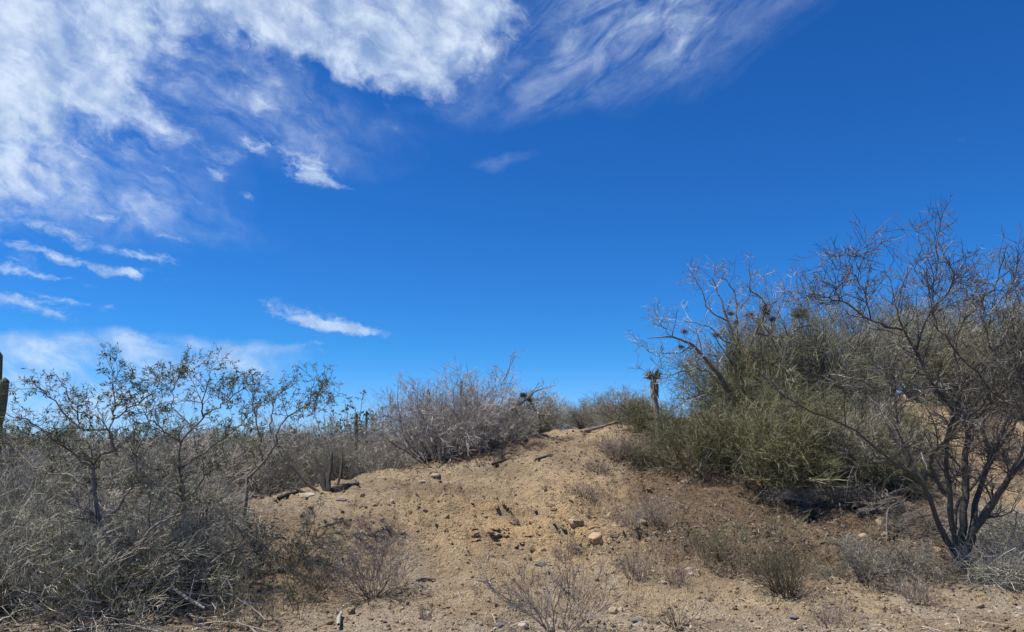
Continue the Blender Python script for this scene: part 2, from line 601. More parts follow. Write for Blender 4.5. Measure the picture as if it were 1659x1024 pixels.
ctrl = [pix(*c) for c in [
    # left flank of the mound
    (60, 950, 8.7), (150, 930, 8.9), (250, 900, 9.1), (330, 862, 9.6), (400, 838, 9.9), (300, 930, 8.6), (420, 905, 9.0), (430, 960, 8.3),
    (500, 803, 10.8), (590, 779, 11.8), (690, 759, 13.0), (800, 729, 14.0), (900, 704, 15.2), (1000, 692, 16.0), (1070, 690, 16.4),
    # face
    (560, 850, 9.9), (560, 910, 8.9), (600, 965, 8.2), (700, 800, 11.3), (700, 860, 10.0), (720, 920, 8.95), (800, 770, 12.2), (800, 830, 10.7), (800, 880, 9.8),
    (900, 760, 12.6), (900, 800, 11.6), (905, 828, 11.0), (890, 862, 10.45), (900, 900, 9.55), (880, 965, 8.25), (1000, 730, 14.0), (980, 800, 11.7), (980, 860, 10.4), (1000, 920, 9.1),
    (1070, 740, 13.6), (1060, 800, 11.8), (1060, 860, 10.6), (1060, 920, 9.2), (1100, 970, 8.2),
    # right bank
    (1200, 780, 12.4), (1200, 824, 11.5), (1200, 880, 10.0), (1200, 950, 8.5), (1350, 788, 12.3), (1350, 834, 11.4), (1400, 872, 10.3), (1400, 930, 9.0), (1400, 975, 8.1),
    (1550, 915, 9.4), (1640, 930, 9.1), (1560, 965, 8.3), (1480, 800, 12.2), (1620, 800, 13.3), (1620, 745, 16.0), (1640, 655, 21.0), (1500, 660, 19.5), (1500, 725, 16.0), (1250, 690, 18), (1350, 680, 19), (1660, 850, 11.3), (1800, 850, 11.3), (1800, 700, 18),
]]
ctrl += [np.array(c, float) for c in [
    (-14, 4, 0), (-7, 4, 0), (0, 4, 0), (7, 4, 0), (14, 4, 0), (-14, 7, 0), (-7, 7, 0), (-3.5, 7.2, 0), (0, 7.3, 0), (3.5, 7.3, 0), (7, 7.2, 0), (14, 7.2, 0), (14, 9.4, .15), (-14, 10, 0), (-9, 9.5, 0),
    (-8, 12, 0.05), (-5, 13, .28), (-3.7, 14.5, .55), (-2.5, 16.5, .85), (-1, 18, 1.2), (1, 19, 1.55), (3, 19, 1.85), (-12, 16, 0), (-9, 20, 0), (-5, 20, .2), (-2, 24, .6), (3, 25, 1.6), (8, 26, 2.7), (15, 26, 3.0),
    (-20, 14, 0), (-20, 25, 0), (-20, 40, 0), (-8, 30, 0), (-5, 42, .2), (3, 42, 1.2), (12, 42, 2.8), (24, 40, 3.0), (24, 24, 2.5), (24, 12, .6), (24, 7, 0), (24, 0, 0), (-24, 0, 0), (0, 0, 0), (-20, 7, 0), (0, -10, 0), (-24, -10, 0), (24, -10, 0),
    (-40, 55, 0), (0, 58, .4), (40, 55, 2.0), (-45, 20, 0), (45, 20, 2.0), (45, -15, 0), (-45, -15, 0),
]]
ctrl = np.array(ctrl)
cx_, cy_, cz_ = ctrl[:, 0], ctrl[:, 1], ctrl[:, 2]


def tps(r2):
    return 0.5 * r2 * np.log(r2 + 1e-6)


_A = tps((cx_[:, None] - cx_[None]) ** 2 + (cy_[:, None] - cy_[None]) ** 2) + np.eye(len(cx_)) * 0.04
_P = np.stack([np.ones_like(cx_), cx_, cy_], 1)
_S = np.zeros((len(cx_) + 3,) * 2)
_S[:len(cx_), :len(cx_)] = _A; _S[:len(cx_), len(cx_):] = _P; _S[len(cx_):, :len(cx_)] = _P.T
_w = np.linalg.solve(_S, np.concatenate([cz_, np.zeros(3)]))


def sstep(a, b, x):
    t = np.clip((x - a) / (b - a), 0, 1)
    return t * t * (3 - 2 * t)


def smooth_h(x, y):
    z = np.zeros_like(x)
    for a, b, w in zip(cx_, cy_, _w):
        z += w * tps((x - a) ** 2 + (y - b) ** 2)
    z += _w[-3] + _w[-2] * x + _w[-1] * y
    d = np.sqrt((x / 45) ** 2 + ((y - 15) / 42) ** 2)
    return z * (1 - sstep(0.75, 1.15, d))


def spots(x, y, lst):
    g = np.zeros_like(x)
    for (px, row, Y, rx, ry, w) in lst:
        p = pix(px, row, Y)
        g = np.maximum(g, w * np.exp(-((x - p[0]) / rx) ** 2 - ((y - p[1]) / ry) ** 2))
    return g


ERODE = [(820, 880, 9.9, .9, .35, .8), (960, 850, 10.6, .5, .5, .9), (850, 858, 10.4, 1.35, 0.9, 1.0), (900, 830, 10.9, 1.0, .6, .9), (930, 850, 10.6, 0.5, 0.6, 0.9), (790, 850, 10.3, .6, .5, .7), (880, 790, 11.8, .8, .7, .5), (1100, 770, 12.7, .7, .7, .6), (980, 865, 10.3, .35, .4, .8)]


LEDGES = [(9.7, .11, .5), (10.15, .16, .42), (10.55, .15, .4), (11.0, .13, .45), (11.55, .12, .6)]


def ledge_edge(k, x):
    return LEDGES[k][0] + 0.22 * vnoise(x * 0.9 + 7 * k, x * 0, 41 + k) + 0.09 * vnoise(x * 2.2, x * 0 + k, 51 + k) + 0.02 * vnoise(x * 7.5, x * 0, 61 + k)


def height(x, y):
    x = np.asarray(x, float); y = np.asarray(y, float)
    z = smooth_h(x, y)
    slope = sstep(7.4, 8.6, y) * (1 - sstep(22, 40, y))
    near = 1 - sstep(40, 120, np.hypot(x, y))
    z = z + near * (0.5 + 0.5 * slope) * (0.055 * fbm(x * 0.7, y * 0.7, 3, 3) + 0.048 * fbm(x * 2.1, y * 2.1, 11, 4, 0.58))
    fine = near * (1 - sstep(18, 30, y))
    z = z + fine * (0.008 + 0.018 * sstep(-.2, .6, vnoise(x * .8, y * .8, 29))) * fbm(x * 7.0, y * 7.0, 23, 3, 0.6)
    # rills running down the bank
    rill = np.abs(vnoise(x * 2.6 + 0.6 * vnoise(x * 1.1, y * 1.1, 5), y * 0.55 + x * .12, 31))
    z = z - slope * 0.07 * (1 - sstep(0.0, 0.22, rill)) * sstep(8.6, 9.6, y)
    # broken ledges where the bank has crumbled
    e = spots(x, y, ERODE)
    for k, (y0, hh, dec) in enumerate(LEDGES):
        edge = ledge_edge(k, x)
        d = y - edge
        lip = 0.72 + 0.9 * vnoise(x * 1.4 + 3 * k, x * 0 + .37, 71 + k) + 0.3 * vnoise(x * 5 + 3 * k, x * 0, 75 + k)
        lip = np.clip(lip, 0, 1.15)
        z = z + e * 1.35 * hh * lip * sstep(0, 0.035, d) * (1 - sstep(0.05, dec, d)) - e * 0.45 * hh * lip * sstep(-0.22, -0.03, d) * (1 - sstep(0, 0.035, d))
    z = z + e * 0.035 * np.abs(fbm(x * 4, y * 7, 47, 4))
    return z


def hz(x, y):
    return float(height(np.array([x]), np.array([y]))[0])


def ground_at(px, row, y0=5.0, y1=60.0):
    """where the view ray through a photo pixel meets the ground"""
    d = ray(px, row)
    Y = np.concatenate([np.arange(y0, 24, 0.03), np.arange(24, y1, 0.2)])
    x = d[0] / d[1] * Y; z = CAMZ + d[2] / d[1] * Y
    b = np.nonzero(z <= height(x, Y))[0]
    i = b[0] if len(b) else len(Y) - 1
    return float(x[i]), float(Y[i]), hz(x[i], Y[i])


def at(px, Y, dz=0.0):
    """ground point in the column of a photo pixel at distance Y"""
    x = (px - CX) / FPX * Y * 0.985
    for _ in range(3):
        z = hz(x, Y)
        x = (px - CX) / FPX * (Y * math.cos(PITCH) + (z - CAMZ) * math.sin(PITCH))
    return np.array([x, Y, hz(x, Y) + dz])


def grid_coords(lo, hi, step, far, g=1.13):
    c = list(np.arange(lo, hi + 1e-6, step))
    s = step; v = hi; up = []
    while v < far[1]:
        s *= g; v += s; up.append(v)
    s = step; v = lo; dn = []
    while v > far[0]:
        s *= g; v -= s; dn.append(v)
    return np.array(dn[::-1] + c + up)


gx = grid_coords(-6.4, 8.2, 0.038, (-1800, 1800))
gy = grid_coords(6.4, 15.6, 0.036, (-600, 2600), 1.07)
GX, GY = np.meshgrid(gx, gy)
GZ = height(GX.ravel(), GY.ravel())
gv = np.stack([GX.ravel(), GY.ravel(), GZ], 1)
ny, nx = GX.shape
ii = (np.arange(ny - 1)[:, None] * nx + np.arange(nx - 1)[None]).ravel()
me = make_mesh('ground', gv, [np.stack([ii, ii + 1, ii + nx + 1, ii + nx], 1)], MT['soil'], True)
def bank(x, y):
    w = .35 * fbm(x * .9, y * .9, 83, 3)
    return sstep(1.2, 2.1, x + w) * sstep(8.75, 9.35, y + .6 * w) * (1 - sstep(13.0, 15.0, y)) * (1 - sstep(5.3, 6.3, x - .35 * (y - 9)))


zone = np.ones((len(gv), 4), np.float32)
zone[:, 0] = spots(GX.ravel(), GY.ravel(), ERODE + [(980, 790, 11.9, .8, .8, .6), (1150, 760, 13, .9, .8, .6), (1640, 800, 13.3, 1.6, 1.2, .5), (1600, 690, 19, 3.5, 3.5, .35), (480, 900, 9, .8, .6, .35)])
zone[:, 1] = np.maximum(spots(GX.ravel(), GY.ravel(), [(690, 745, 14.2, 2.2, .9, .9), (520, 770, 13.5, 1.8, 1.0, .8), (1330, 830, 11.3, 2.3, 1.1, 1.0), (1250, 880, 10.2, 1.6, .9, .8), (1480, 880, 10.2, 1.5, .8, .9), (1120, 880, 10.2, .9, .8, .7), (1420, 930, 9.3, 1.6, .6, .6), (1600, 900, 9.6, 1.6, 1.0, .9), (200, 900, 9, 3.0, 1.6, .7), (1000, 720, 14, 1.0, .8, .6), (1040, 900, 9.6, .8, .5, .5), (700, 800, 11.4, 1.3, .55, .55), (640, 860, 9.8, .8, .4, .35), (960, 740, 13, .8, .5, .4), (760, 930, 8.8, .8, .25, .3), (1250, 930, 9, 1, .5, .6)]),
                        0.8 * bank(gv[:, 0], gv[:, 1]))  # right bank: real litter plus painted shade of the bushes above
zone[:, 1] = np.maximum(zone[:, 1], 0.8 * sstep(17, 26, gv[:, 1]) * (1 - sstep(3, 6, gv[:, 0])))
zone[:, 2] = np.maximum(spots(GX.ravel(), GY.ravel(), [(450, 830, 10.2, .9, .4, .9), (540, 790, 11.4, .7, .35, .5)]), np.maximum(0.75 * (1 - sstep(6.9, 8.0, gv[:, 1] + 0.5 * fbm(gv[:, 0] * .8, gv[:, 1] * .8, 77, 2))), 0.6 * sstep(-.1, .5, fbm(gv[:, 0] * .7, gv[:, 1] * .7, 78, 3)) * (1 - sstep(9.2, 10.2, gv[:, 1]))))
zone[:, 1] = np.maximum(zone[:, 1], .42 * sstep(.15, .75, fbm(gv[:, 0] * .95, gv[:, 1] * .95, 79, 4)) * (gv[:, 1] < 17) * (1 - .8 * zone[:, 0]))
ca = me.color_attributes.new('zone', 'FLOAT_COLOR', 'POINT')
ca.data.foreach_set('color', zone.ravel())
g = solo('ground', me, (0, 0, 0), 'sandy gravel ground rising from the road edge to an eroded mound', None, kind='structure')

# ------------------------------------------------------------------ stones


def icosphere(sub):
    t = (1 + 5 ** .5) / 2
    v = [(-1, t, 0), (1, t, 0), (-1, -t, 0), (1, -t, 0), (0, -1, t), (0, 1, t), (0, -1, -t), (0, 1, -t), (t, 0, -1), (t, 0, 1), (-t, 0, -1), (-t, 0, 1)]
    f = [(0, 11, 5), (0, 5, 1), (0, 1, 7), (0, 7, 10), (0, 10, 11), (1, 5, 9), (5, 11, 4), (11, 10, 2), (10, 7, 6), (7, 1, 8), (3, 9, 4), (3, 4, 2), (3, 2, 6), (3, 6, 8), (3, 8, 9), (4, 9, 5), (2, 4, 11), (6, 2, 10), (8, 6, 7), (9, 8, 1)]
    v = [np.array(p) / np.linalg.norm(p) for p in v]
    for _ in range(sub):
        cache = {}; nf = []

        def mid(a, b):
            k = (min(a, b), max(a, b))
            if k not in cache:
                m = v[a] + v[b]
                v.append(m / np.linalg.norm(m)); cache[k] = len(v) - 1
            return cache[k]
        for a, b, c in f:
            x, y, z = mid(a, b), mid(b, c), mid(c, a)
            nf += [(a, x, z), (b, y, x), (c, z, y), (x, y, z)]
        f = nf
    return np.array(v), np.array(f)


ICO0, ICO0F = icosphere(0)
ICO3, ICO3F = icosphere(3)


def rock_mesh(name, seed, size, mat, facets=9, round_=0.5):
    """a boulder: a sphere cut by random planes, then roughened"""
    rng = np.random.default_rng(seed)
    v = ICO3.copy()
    for _ in range(facets):
        n = nrm(rng.normal(size=3)); d = rng.uniform(0.55, 0.88) * (1 - round_) + round_ * 0.93
        s = v @ n - d
        v -= np.where(s > 0, s, 0)[:, None] * n * 0.92
    v *= (1 + 0.05 * vnoise(v[:, 0] * 3 + seed, v[:, 1] * 3 + v[:, 2] * 2, seed) + 0.03 * vnoise(v[:, 0] * 8 + v[:, 2] * 5, v[:, 1] * 8 + seed, seed))[:, None]
    v *= np.array(size)
    return make_mesh(name, v, [ICO3F], mat, round_ > 0.45)


def rock(px, row, w, hgt, mat, label, seed, round_=0.5, rz=0.0, name='stone', cat='stone', group=None, tilt=0.0):
    """w, hgt: size in photo pixels"""
    x, y, z = ground_at(px, row + hgt * 0.35)
    k = y / FPX
    sw, sh = w * k * .43, hgt * k * .43
    me = rock_mesh(name, seed, (sw, sw * 0.75, sh * 1.15), MT[mat], round_=round_)
    o = solo(name, me, (x, y, z - sh * 0.12), label, cat, group, rz)
    o.rotation_euler = (0, tilt, rz)
    return o


rock(932, 844, 30, 12, 'tan_stone', 'smooth pale oval stone stuck in the orange eroded bank', 1, 0.85, tilt=0.4)
rock(840, 979, 44, 24, 'dark_stone', 'angular blackish slab stone beside the bare bush at the road edge', 2, 0.1, tilt=0.35)
rock(811, 1011, 26, 11, 'dark_stone', 'low dark purplish stone lying below the blackish slab stone', 3, 0.4)
rock(988, 982, 20, 13, 'dark_stone', 'small dark stone just right of the bare bush at the road edge', 4, 0.5)
rock(1033, 1003, 22, 12, 'grey_stone', 'greenish grey rounded stone between two leafless bushes', 5, 0.6)
rock(1127, 998, 18, 12, 'tan_stone', 'brownish pink flat stone behind the sparse black sapling', 6, 0.6)
rock(1086, 861, 12, 8, 'pale_stone', 'small white stone on the bank under the green bush edge', 7, 0.7)
rock(1116, 920, 14, 11, 'pale_stone', 'cream stone, upper of two on the weedy foot of bank', 8, 0.4)
rock(1119, 929, 12, 8, 'pale_stone', 'cream stone, lower of two on the weedy foot of bank', 9, 0.4)
rock(1073, 942, 15, 7, 'pale_stone', 'flat pale stone at the base of a small grey weed', 10, 0.4)
rock(1425, 843, 26, 24, 'tan_stone', 'tan pointed boulder propping up the weathered log pile', 11, 0.2)
rock(1399, 866, 19, 13, 'tan_stone', 'round tan stone below the weathered log pile', 12, 0.85)
rock(1365, 851, 14, 8, 'grey_stone', 'pale grey stone left of the weathered log pile', 13, 0.6)
rock(1443, 960, 13, 12, 'orange_stone', 'small bright orange stone beneath the grey green low bush', 14, 0.2)
rock(1399, 999, 19, 10, 'grey_stone', 'dark grey half buried stone on the gravel road edge', 15, 0.5)
rock(1283, 1000, 24, 7, 'grey_stone', 'thin flat dark stone on sand under the brown weed clump', 16, 0.3)
rock(1463, 988, 9, 8, 'pale_stone', 'left one of two neighbouring white stones below the brown weeds', 17, 0.4)
rock(1473, 988, 9, 8, 'pale_stone', 'right one of two neighbouring white stones below the brown weeds', 18, 0.4)
rock(1561, 987, 9, 7, 'pale_stone', 'narrow white stone in gravel before the bare tree', 19, 0.3, tilt=-0.5)
rock(1605, 990, 11, 6, 'pale_stone', 'white chip of stone in gravel before the brush pile', 20, 0.2)
rock(1535, 1010, 12, 6, 'pale_stone', 'flat whitish stone lowest in gravel before the bare tree', 21, 0.4)
rock(1652, 984, 12, 10, 'pale_stone', 'rounded whitish stone at the far right road edge', 22, 0.7)
rock(876, 913, 22, 9, 'dark_stone', 'dark bluish stone on gravel below the two brown tussocks', 23, 0.3)
rock(683, 778, 14, 8, 'pale_stone', 'whitish block near the crest under the big grey bush', 24, 0.2)
rock(706, 769, 22, 8, 'tan_stone', 'flat tan slab near the crest under the big grey bush', 25, 0.2)
rock(635, 810, 11, 9, 'pale_stone', 'white stone alone on the upper left slope of the mound', 26, 0.3)
rock(553, 808, 24, 9, 'dark_stone', 'dark brown flat clod below the fallen cactus log', 27, 0.4, name='clod', cat='clod')
rock(496, 800, 34, 12, 'pale_stone', 'whitish slab of rock beneath the dead cactus', 28, 0.2)
rock(452, 918, 32, 16, 'orange_stone', 'orange tan boulder seen through the green leafy shrub', 29, 0.6)
rock(944, 698, 9, 6, 'pale_stone', 'pale stone on the skyline of the mound', 30, 0.4)
rock(1040, 843, 18, 14, 'tan_stone', 'rounded sandy clod at the edge of the weedy bank', 31, 0.7)
rock(965, 866, 30, 20, 'orange_stone', 'orange crumbling clod bulging from the eroded bank', 32, 0.15, name='clod', cat='clod')

# gravel: far too many to count
rng = np.random.default_rng(5)
n = 22000
y = 6.3 + (rng.random(n) ** 1.7) * 9.5
x = (rng.random(n) * 2 - 1) * (0.72 * y + 0.5)
patch = fbm(x * 0.8, y * 0.8, 61, 3)
kp = rng.random(n) < np.clip(0.55 + 0.5 * patch + 0.5 * (y < 8), 0.12, 1)
x, y = x[kp], y[kp]; n = len(x)
z = height(x, y)
s = np.clip(rng.lognormal(math.log(0.0075), 0.6, n), 0.004, 0.045)
q = nrm(rng.normal(size=(n, 3)))
a3 = nrm(np.cross(q, rng.normal(size=(n, 3)))); b3 = np.cross(q, a3)
sc3 = s[:, None] * rng.uniform(0.55, 1.25, (n, 3))
jit = ICO0[None] * (1 + rng.uniform(-0.22, 0.22, (n, 12, 1)))
loc = (jit[:, :, 0:1] * sc3[:, None, 0:1] * a3[:, None] + jit[:, :, 1:2] * sc3[:, None, 1:2] * b3[:, None] + jit[:, :, 2:3] * sc3[:, None, 2:3] * q[:, None])
loc[:, :, 2] *= 0.75
vv = loc + np.stack([x, y, z + s * 0.25], 1)[:, None]
ff = (np.arange(n)[:, None, None] * 12 + ICO0F[None]).reshape(-1, 3)
solo('gravel', make_mesh('gravel', vv.reshape(-1, 3), [ff], MT['gravel']), (0, 0, 0), 'loose gravel and crumbs of earth scattered over the ground', None, kind='stuff')

# crumbs and clods of the same soil
rng = np.random.default_rng(7)
n = 11500
y = 6.6 + (rng.random(n) ** 1.25) * 9.0
x = (rng.random(n) * 2 - 1) * (0.70 * y + 0.3)
kp = rng.random(n) < np.clip(0.45 + 0.75 * fbm(x * 0.9, y * 0.9, 63, 3), 0.06, 1)
x, y = x[kp], y[kp]; n = len(x)
s = np.clip(rng.lognormal(math.log(0.014), 0.5, n), 0.007, 0.05) * (1 + 1.1 * spots(x, y, ERODE) * (rng.random(n) < .35))
q = nrm(rng.normal(size=(n, 3))); a3 = nrm(np.cross(q, rng.normal(size=(n, 3)))); b3 = np.cross(q, a3)
sc3 = s[:, None] * rng.uniform(0.5, 1.3, (n, 3))
jit = ICO0[None] * (1 + rng.uniform(-0.35, 0.35, (n, 12, 1)))
loc = (jit[:, :, 0:1] * sc3[:, None, 0:1] * a3[:, None] + jit[:, :, 1:2] * sc3[:, None, 1:2] * b3[:, None] + jit[:, :, 2:3] * sc3[:, None, 2:3] * q[:, None])
vv = loc + np.stack([x, y, height(x, y) + s * 0.15], 1)[:, None]
ff = (np.arange(n)[:, None, None] * 12 + ICO0F[None]).reshape(-1, 3)
solo('soil_crumbs', make_mesh('soil_crumbs', vv.reshape(-1, 3), [ff], MT['soil']), (0, 0, 0), 'crumbs and small clods of dry earth on the slope', None, kind='stuff')

# chunks of crust breaking off the ledges
rng = np.random.default_rng(12)
ICO1, ICO1F = icosphere(1)
CV = []
for k in range(len(LEDGES)):
    for x in rng.uniform(-1.1, 2.4, 55):
        ya = float(ledge_edge(k, np.array([x]))[0]) + rng.normal(0, .13)
        if spots(np.array([x]), np.array([ya]), ERODE)[0] < .45 + .3 * rng.random(): continue
        a = np.array([rng.uniform(.02, .06), rng.uniform(.02, .045), rng.uniform(.012, .03)]) * rng.choice([.6, 1, 1.25])
        v = ICO1 * (1 + rng.uniform(-.3, .3, (len(ICO1), 1)))
        v = v * a
        t = rng.normal(0, .3); v = np.stack([v[:, 0] * math.cos(t) - v[:, 2] * math.sin(t), v[:, 1], v[:, 0] * math.sin(t) + v[:, 2] * math.cos(t)], 1)
        CV.append(v + np.array([x, ya - .03, hz(x, ya - .03) + .1 * a[2]]))
n = len(CV)
ff = (np.arange(n)[:, None, None] * len(ICO1) + ICO1F[None]).reshape(-1, 3)
vv = np.concatenate(CV)
me = make_mesh('earth_chunks', vv, [ff], MT['soil'])
ca = me.color_attributes.new('zone', 'FLOAT_COLOR', 'POINT')
zc = np.zeros((len(vv), 4), np.float32); zc[:, 0] = .8; zc[:, 3] = 1
ca.data.foreach_set('color', zc.ravel())
solo('earth_chunks', me, (0, 0, 0), 'chunks of ochre crust breaking from the ledges of the bank', None, kind='stuff')

# litter of broken twigs
rng = np.random.default_rng(6)
n = 5200
y = 6.5 + (rng.random(n) ** 1.3) * 9.5
x = (rng.random(n) * 2 - 1) * (0.72 * y + 0.5)
kp = rng.random(n) < np.clip(0.45 + 0.6 * fbm(x * 0.6, y * 0.6, 66, 2) + 0.4 * (np.abs(x) > 2.5), 0.08, 1)
x, y = x[kp], y[kp]; n = len(x)
L = rng.uniform(0.05, 0.22, n); a = rng.uniform(0, 6.28, n)
P = np.stack([np.stack([x + np.cos(a) * L * t, y + np.sin(a) * L * t, height(x + np.cos(a) * L * t, y + np.sin(a) * L * t) + 0.006], 1) for t in (-.5, 0, .5)], 1)
P[:, 1] += rng.normal(0, .01, (n, 3)); P[:, 1, 2] += 0.008
v, f = tubes([(P, taper(rng.uniform(.002, .0045, n), 2, .6))])
solo('twig_litter', make_mesh('twig_litter', v, f, MT['grey_twig']), (0, 0, 0), 'small broken twigs lying on the sandy slope', None, kind='stuff')

# dry leaf litter under the bushes
rng = np.random.default_rng(8)
n = 9000
c = np.array([ground_at(*q_)[:2] for q_ in [(1300, 835), (1420, 880), (1220, 870), (1560, 900), (1120, 860), (700, 750), (520, 780), (1030, 760), (250, 930), (1450, 940)]])
k_ = rng.integers(0, len(c), n)
x = c[k_, 0] + rng.normal(0, .75, n); y = c[k_, 1] + rng.normal(0, .45, n)
p = np.stack([x, y, height(x, y) + .006], 1)
a = rng.uniform(0, 6.28, n); L = rng.uniform(.012, .035, n)[:, None]
d = np.stack([np.cos(a), np.sin(a), rng.normal(0, .35, n)], 1); e = np.stack([-np.sin(a), np.cos(a), rng.normal(0, .35, n)], 1)
vv = np.stack([p - d * L, p + e * L * .4 + (0, 0, .004), p + d * L, p - e * L * .4 + (0, 0, .004)], 1).reshape(-1, 3)
q4 = np.arange(n)[:, None] * 4
solo('leaf_litter', make_mesh('leaf_litter', vv, [np.concatenate([q4 + np.array([[0, 1, 2]]), q4 + np.array([[0, 2, 3]])])], MT['dry_leaf']), (0, 0, 0), 'brown dead leaves lying under the bushes', None, kind='stuff')

# ------------------------------------------------------------------ shrubs


def shrub_parts(seed, H, Rr, n0, n1, n2, n3, r0, wig=0.16, up=0.05, tmax=78, spread=0.12, l1=0.5, l2=0.45, l3=0.35, tip_up=0.06, rmin=0.0022, dome=True, a=(22, 62), t0=0.22):
    rng = np.random.default_rng(seed)
    az = rng.uniform(0, 2 * math.pi, n0)
    th = np.radians(tmax) * np.sqrt(rng.random(n0))
    tip = np.stack([Rr * np.sin(th) * np.cos(az), Rr * np.sin(th) * np.sin(az), H * np.cos(th) ** 0.7 + 0.05 * H], 1)
    base = np.stack([np.cos(az), np.sin(az), np.zeros(n0)], 1) * (rng.random(n0) * spread * Rr)[:, None]
    base[:, 2] = -0.05
    D = tip - base
    L = np.linalg.norm(D, axis=1) * rng.uniform(0.72, 1.0, n0)
    D0 = nrm(nrm(D) + np.array([0, 0, 0.25]))
    p0 = grow(rng, base, D0, L, 6, wig, -0.02)
    rad0 = taper(r0 * rng.uniform(0.6, 1.15, n0), 6, 0.3)
    B = []
    P, D, r, t, i = spawn(rng, p0, rad0, n1, t0, 1.0, *a)
    L1 = L[i] * l1 * (1.1 - 0.6 * t) * rng.uniform(0.6, 1.25, len(t))
    p1 = grow(rng, P, D, L1, 4, wig, up)
    rad1 = taper(np.maximum(r * 0.62, rmin), 4, 0.4)
    B.append((p1, rad1))
    P, D, r, t, i = spawn(rng, p1, rad1, n2, 0.15, 1.0, *a)
    L2 = L1[i] * l2 * (1.15 - 0.5 * t) * rng.uniform(0.6, 1.4, len(t))
    p2 = grow(rng, P, D, L2, 3, wig * 1.1, tip_up)
    rad2 = taper(np.maximum(r * 0.65, rmin * 0.9), 3, 0.5)
    B.append((p2, rad2))
    last = p2
    if n3:
        P, D, r, t, i = spawn(rng, p2, rad2, n3, 0.2, 1.0, *a)
        L3 = np.maximum(L2[i] * l3 * 1.6 * rng.uniform(0.6, 1.5, len(t)), 0.03)
        p3 = grow(rng, P, D, L3, 2, wig, tip_up)
        rad3 = taper(np.maximum(r * 0.75, rmin * 0.75), 2, 0.5)
        B.append((p3, rad3))
        last = p3
    for p_, _ in B:                       # nothing digs far into the soil
        p_[:, :, 2] = np.maximum(p_[:, :, 2], -0.08 + 0.0 * p_[:, :, 2])
    return (p0, rad0), B, last, rng


PROTO = {}


def proto(key, stem_mat, twig_mat_, leaf=None, **kw):
    (p0, r0), B, last, rng = shrub_parts(**kw)
    v, f = tubes([(p0, r0)], 5)
    stem = make_mesh('stem', v, f, MT[stem_mat], True)
    v, f = tubes(B, 3)
    crown = make_mesh('crown', v, f, MT[twig_mat_])
    lf = None
    if leaf:
        sub = last[rng.random(len(last)) < leaf[2]]
        v, f = leaves(rng, sub, leaf[0], leaf[1], leaf[3] if len(leaf) > 3 else 0.3)
        lf = make_mesh('foliage', v, [f], MT['leaf'])
    PROTO[key] = (stem, crown, lf)


def put(key, name, loc, label, cat='bush', sc=(1, 1, 1), rz=0.0, group=None):
    """one plant as a thing of its own; alike plants share mesh data"""
    stem, crown, lf = PROTO[key]
    if np.isscalar(sc): sc = (sc, sc, sc)
    o = empty(name, tuple(loc), label, cat, group, rz, sc)
    part('stem', stem, o)
    part('crown', crown, o, 'stuff')
    if lf: part('foliage', lf, o, 'stuff')
    return o


proto('grey_a', 'grey_bark', 'pale_twig', seed=11, H=1.5, Rr=1.5, n0=46, n1=11, n2=6, n3=3, r0=0.014, wig=0.15, l3=0.3, rmin=0.0032)
proto('dome_q', 'dead_wood', 'dome_twig', seed=28, H=1.66, Rr=1.9, n0=76, n1=11, n2=7, n3=3, r0=0.012, wig=0.15, l1=0.42, l3=0.32, tmax=80, rmin=0.003)
proto('grey_b', 'grey_bark', 'grey_twig', seed=12, H=1.6, Rr=1.35, n0=38, n1=11, n2=6, n3=3, r0=0.016, wig=0.19, l3=0.3, rmin=0.0032)
proto('pale_c', 'dead_wood', 'pale_twig', seed=13, H=1.1, Rr=1.2, n0=44, n1=10, n2=6, n3=2, r0=0.011, wig=0.18, l3=0.4, rmin=0.0028)
proto('tall_d', 'grey_bark', 'olive_twig', seed=14, H=2.9, Rr=1.6, n0=34, n1=11, n2=7, n3=2, r0=0.022, wig=0.17, up=0.09, tmax=58, l1=0.42, l3=0.45, rmin=0.0036)
proto('green_e', 'olive_twig', 'green_twig', seed=15, H=1.35, Rr=1.35, n0=52, n1=12, n2=7, n3=3, r0=0.012, wig=0.2, up=0.03, l2=0.48, l3=0.36, tip_up=-0.02, rmin=0.0027, spread=0.35, a=(20, 60), tmax=90)
proto('far_f', 'grey_bark', 'grey_twig', seed=16, H=1.9, Rr=1.9, n0=26, n1=9, n2=7, n3=0, r0=0.02, wig=0.18, rmin=0.008)
proto('far_g', 'olive_twig', 'olive_twig', leaf=(3, 0.10, 0.5, 0.4), seed=17, H=2.2, Rr=1.8, n0=22, n1=9, n2=7, n3=0, r0=0.022, wig=0.17, rmin=0.008)
proto('weed_h', 'purple_weed', 'purple_weed', seed=18, H=0.68, Rr=0.6, n0=30, n1=7, n2=4, n3=2, r0=0.005, wig=0.15, up=0.07, tmax=78, rmin=0.0022, l1=0.45, spread=0.16)
proto('weed_i', 'purple_weed', 'purple_weed', seed=19, H=0.3, Rr=0.32, n0=34, n1=4, n2=3, n3=0, r0=0.0038, wig=0.13, up=0.1, tmax=70, rmin=0.0018, spread=0.35)
proto('low_j', 'dead_wood', 'grey_twig', leaf=(3, 0.022, 0.35, 0.35), seed=20, H=0.5, Rr=0.75, n0=36, n1=8, n2=5, n3=2, r0=0.007, wig=0.2, tmax=84, spread=0.3)
proto('leafy_k', 'grey_bark', 'brown_twig', leaf=(5, 0.036, 0.6, 0.34), seed=21, H=0.95, Rr=0.95, n0=9, n1=6, n2=5, n3=2, r0=0.010, wig=0.2, tmax=80, spread=0.3)
proto('twiggy_l', 'purple_weed', 'purple_weed', seed=22, H=0.6, Rr=0.72, n0=20, n1=7, n2=4, n3=0, r0=0.0055, wig=0.14, up=0.1, tmax=80, l1=0.5, rmin=0.0025, spread=0.12, a=(18, 42))
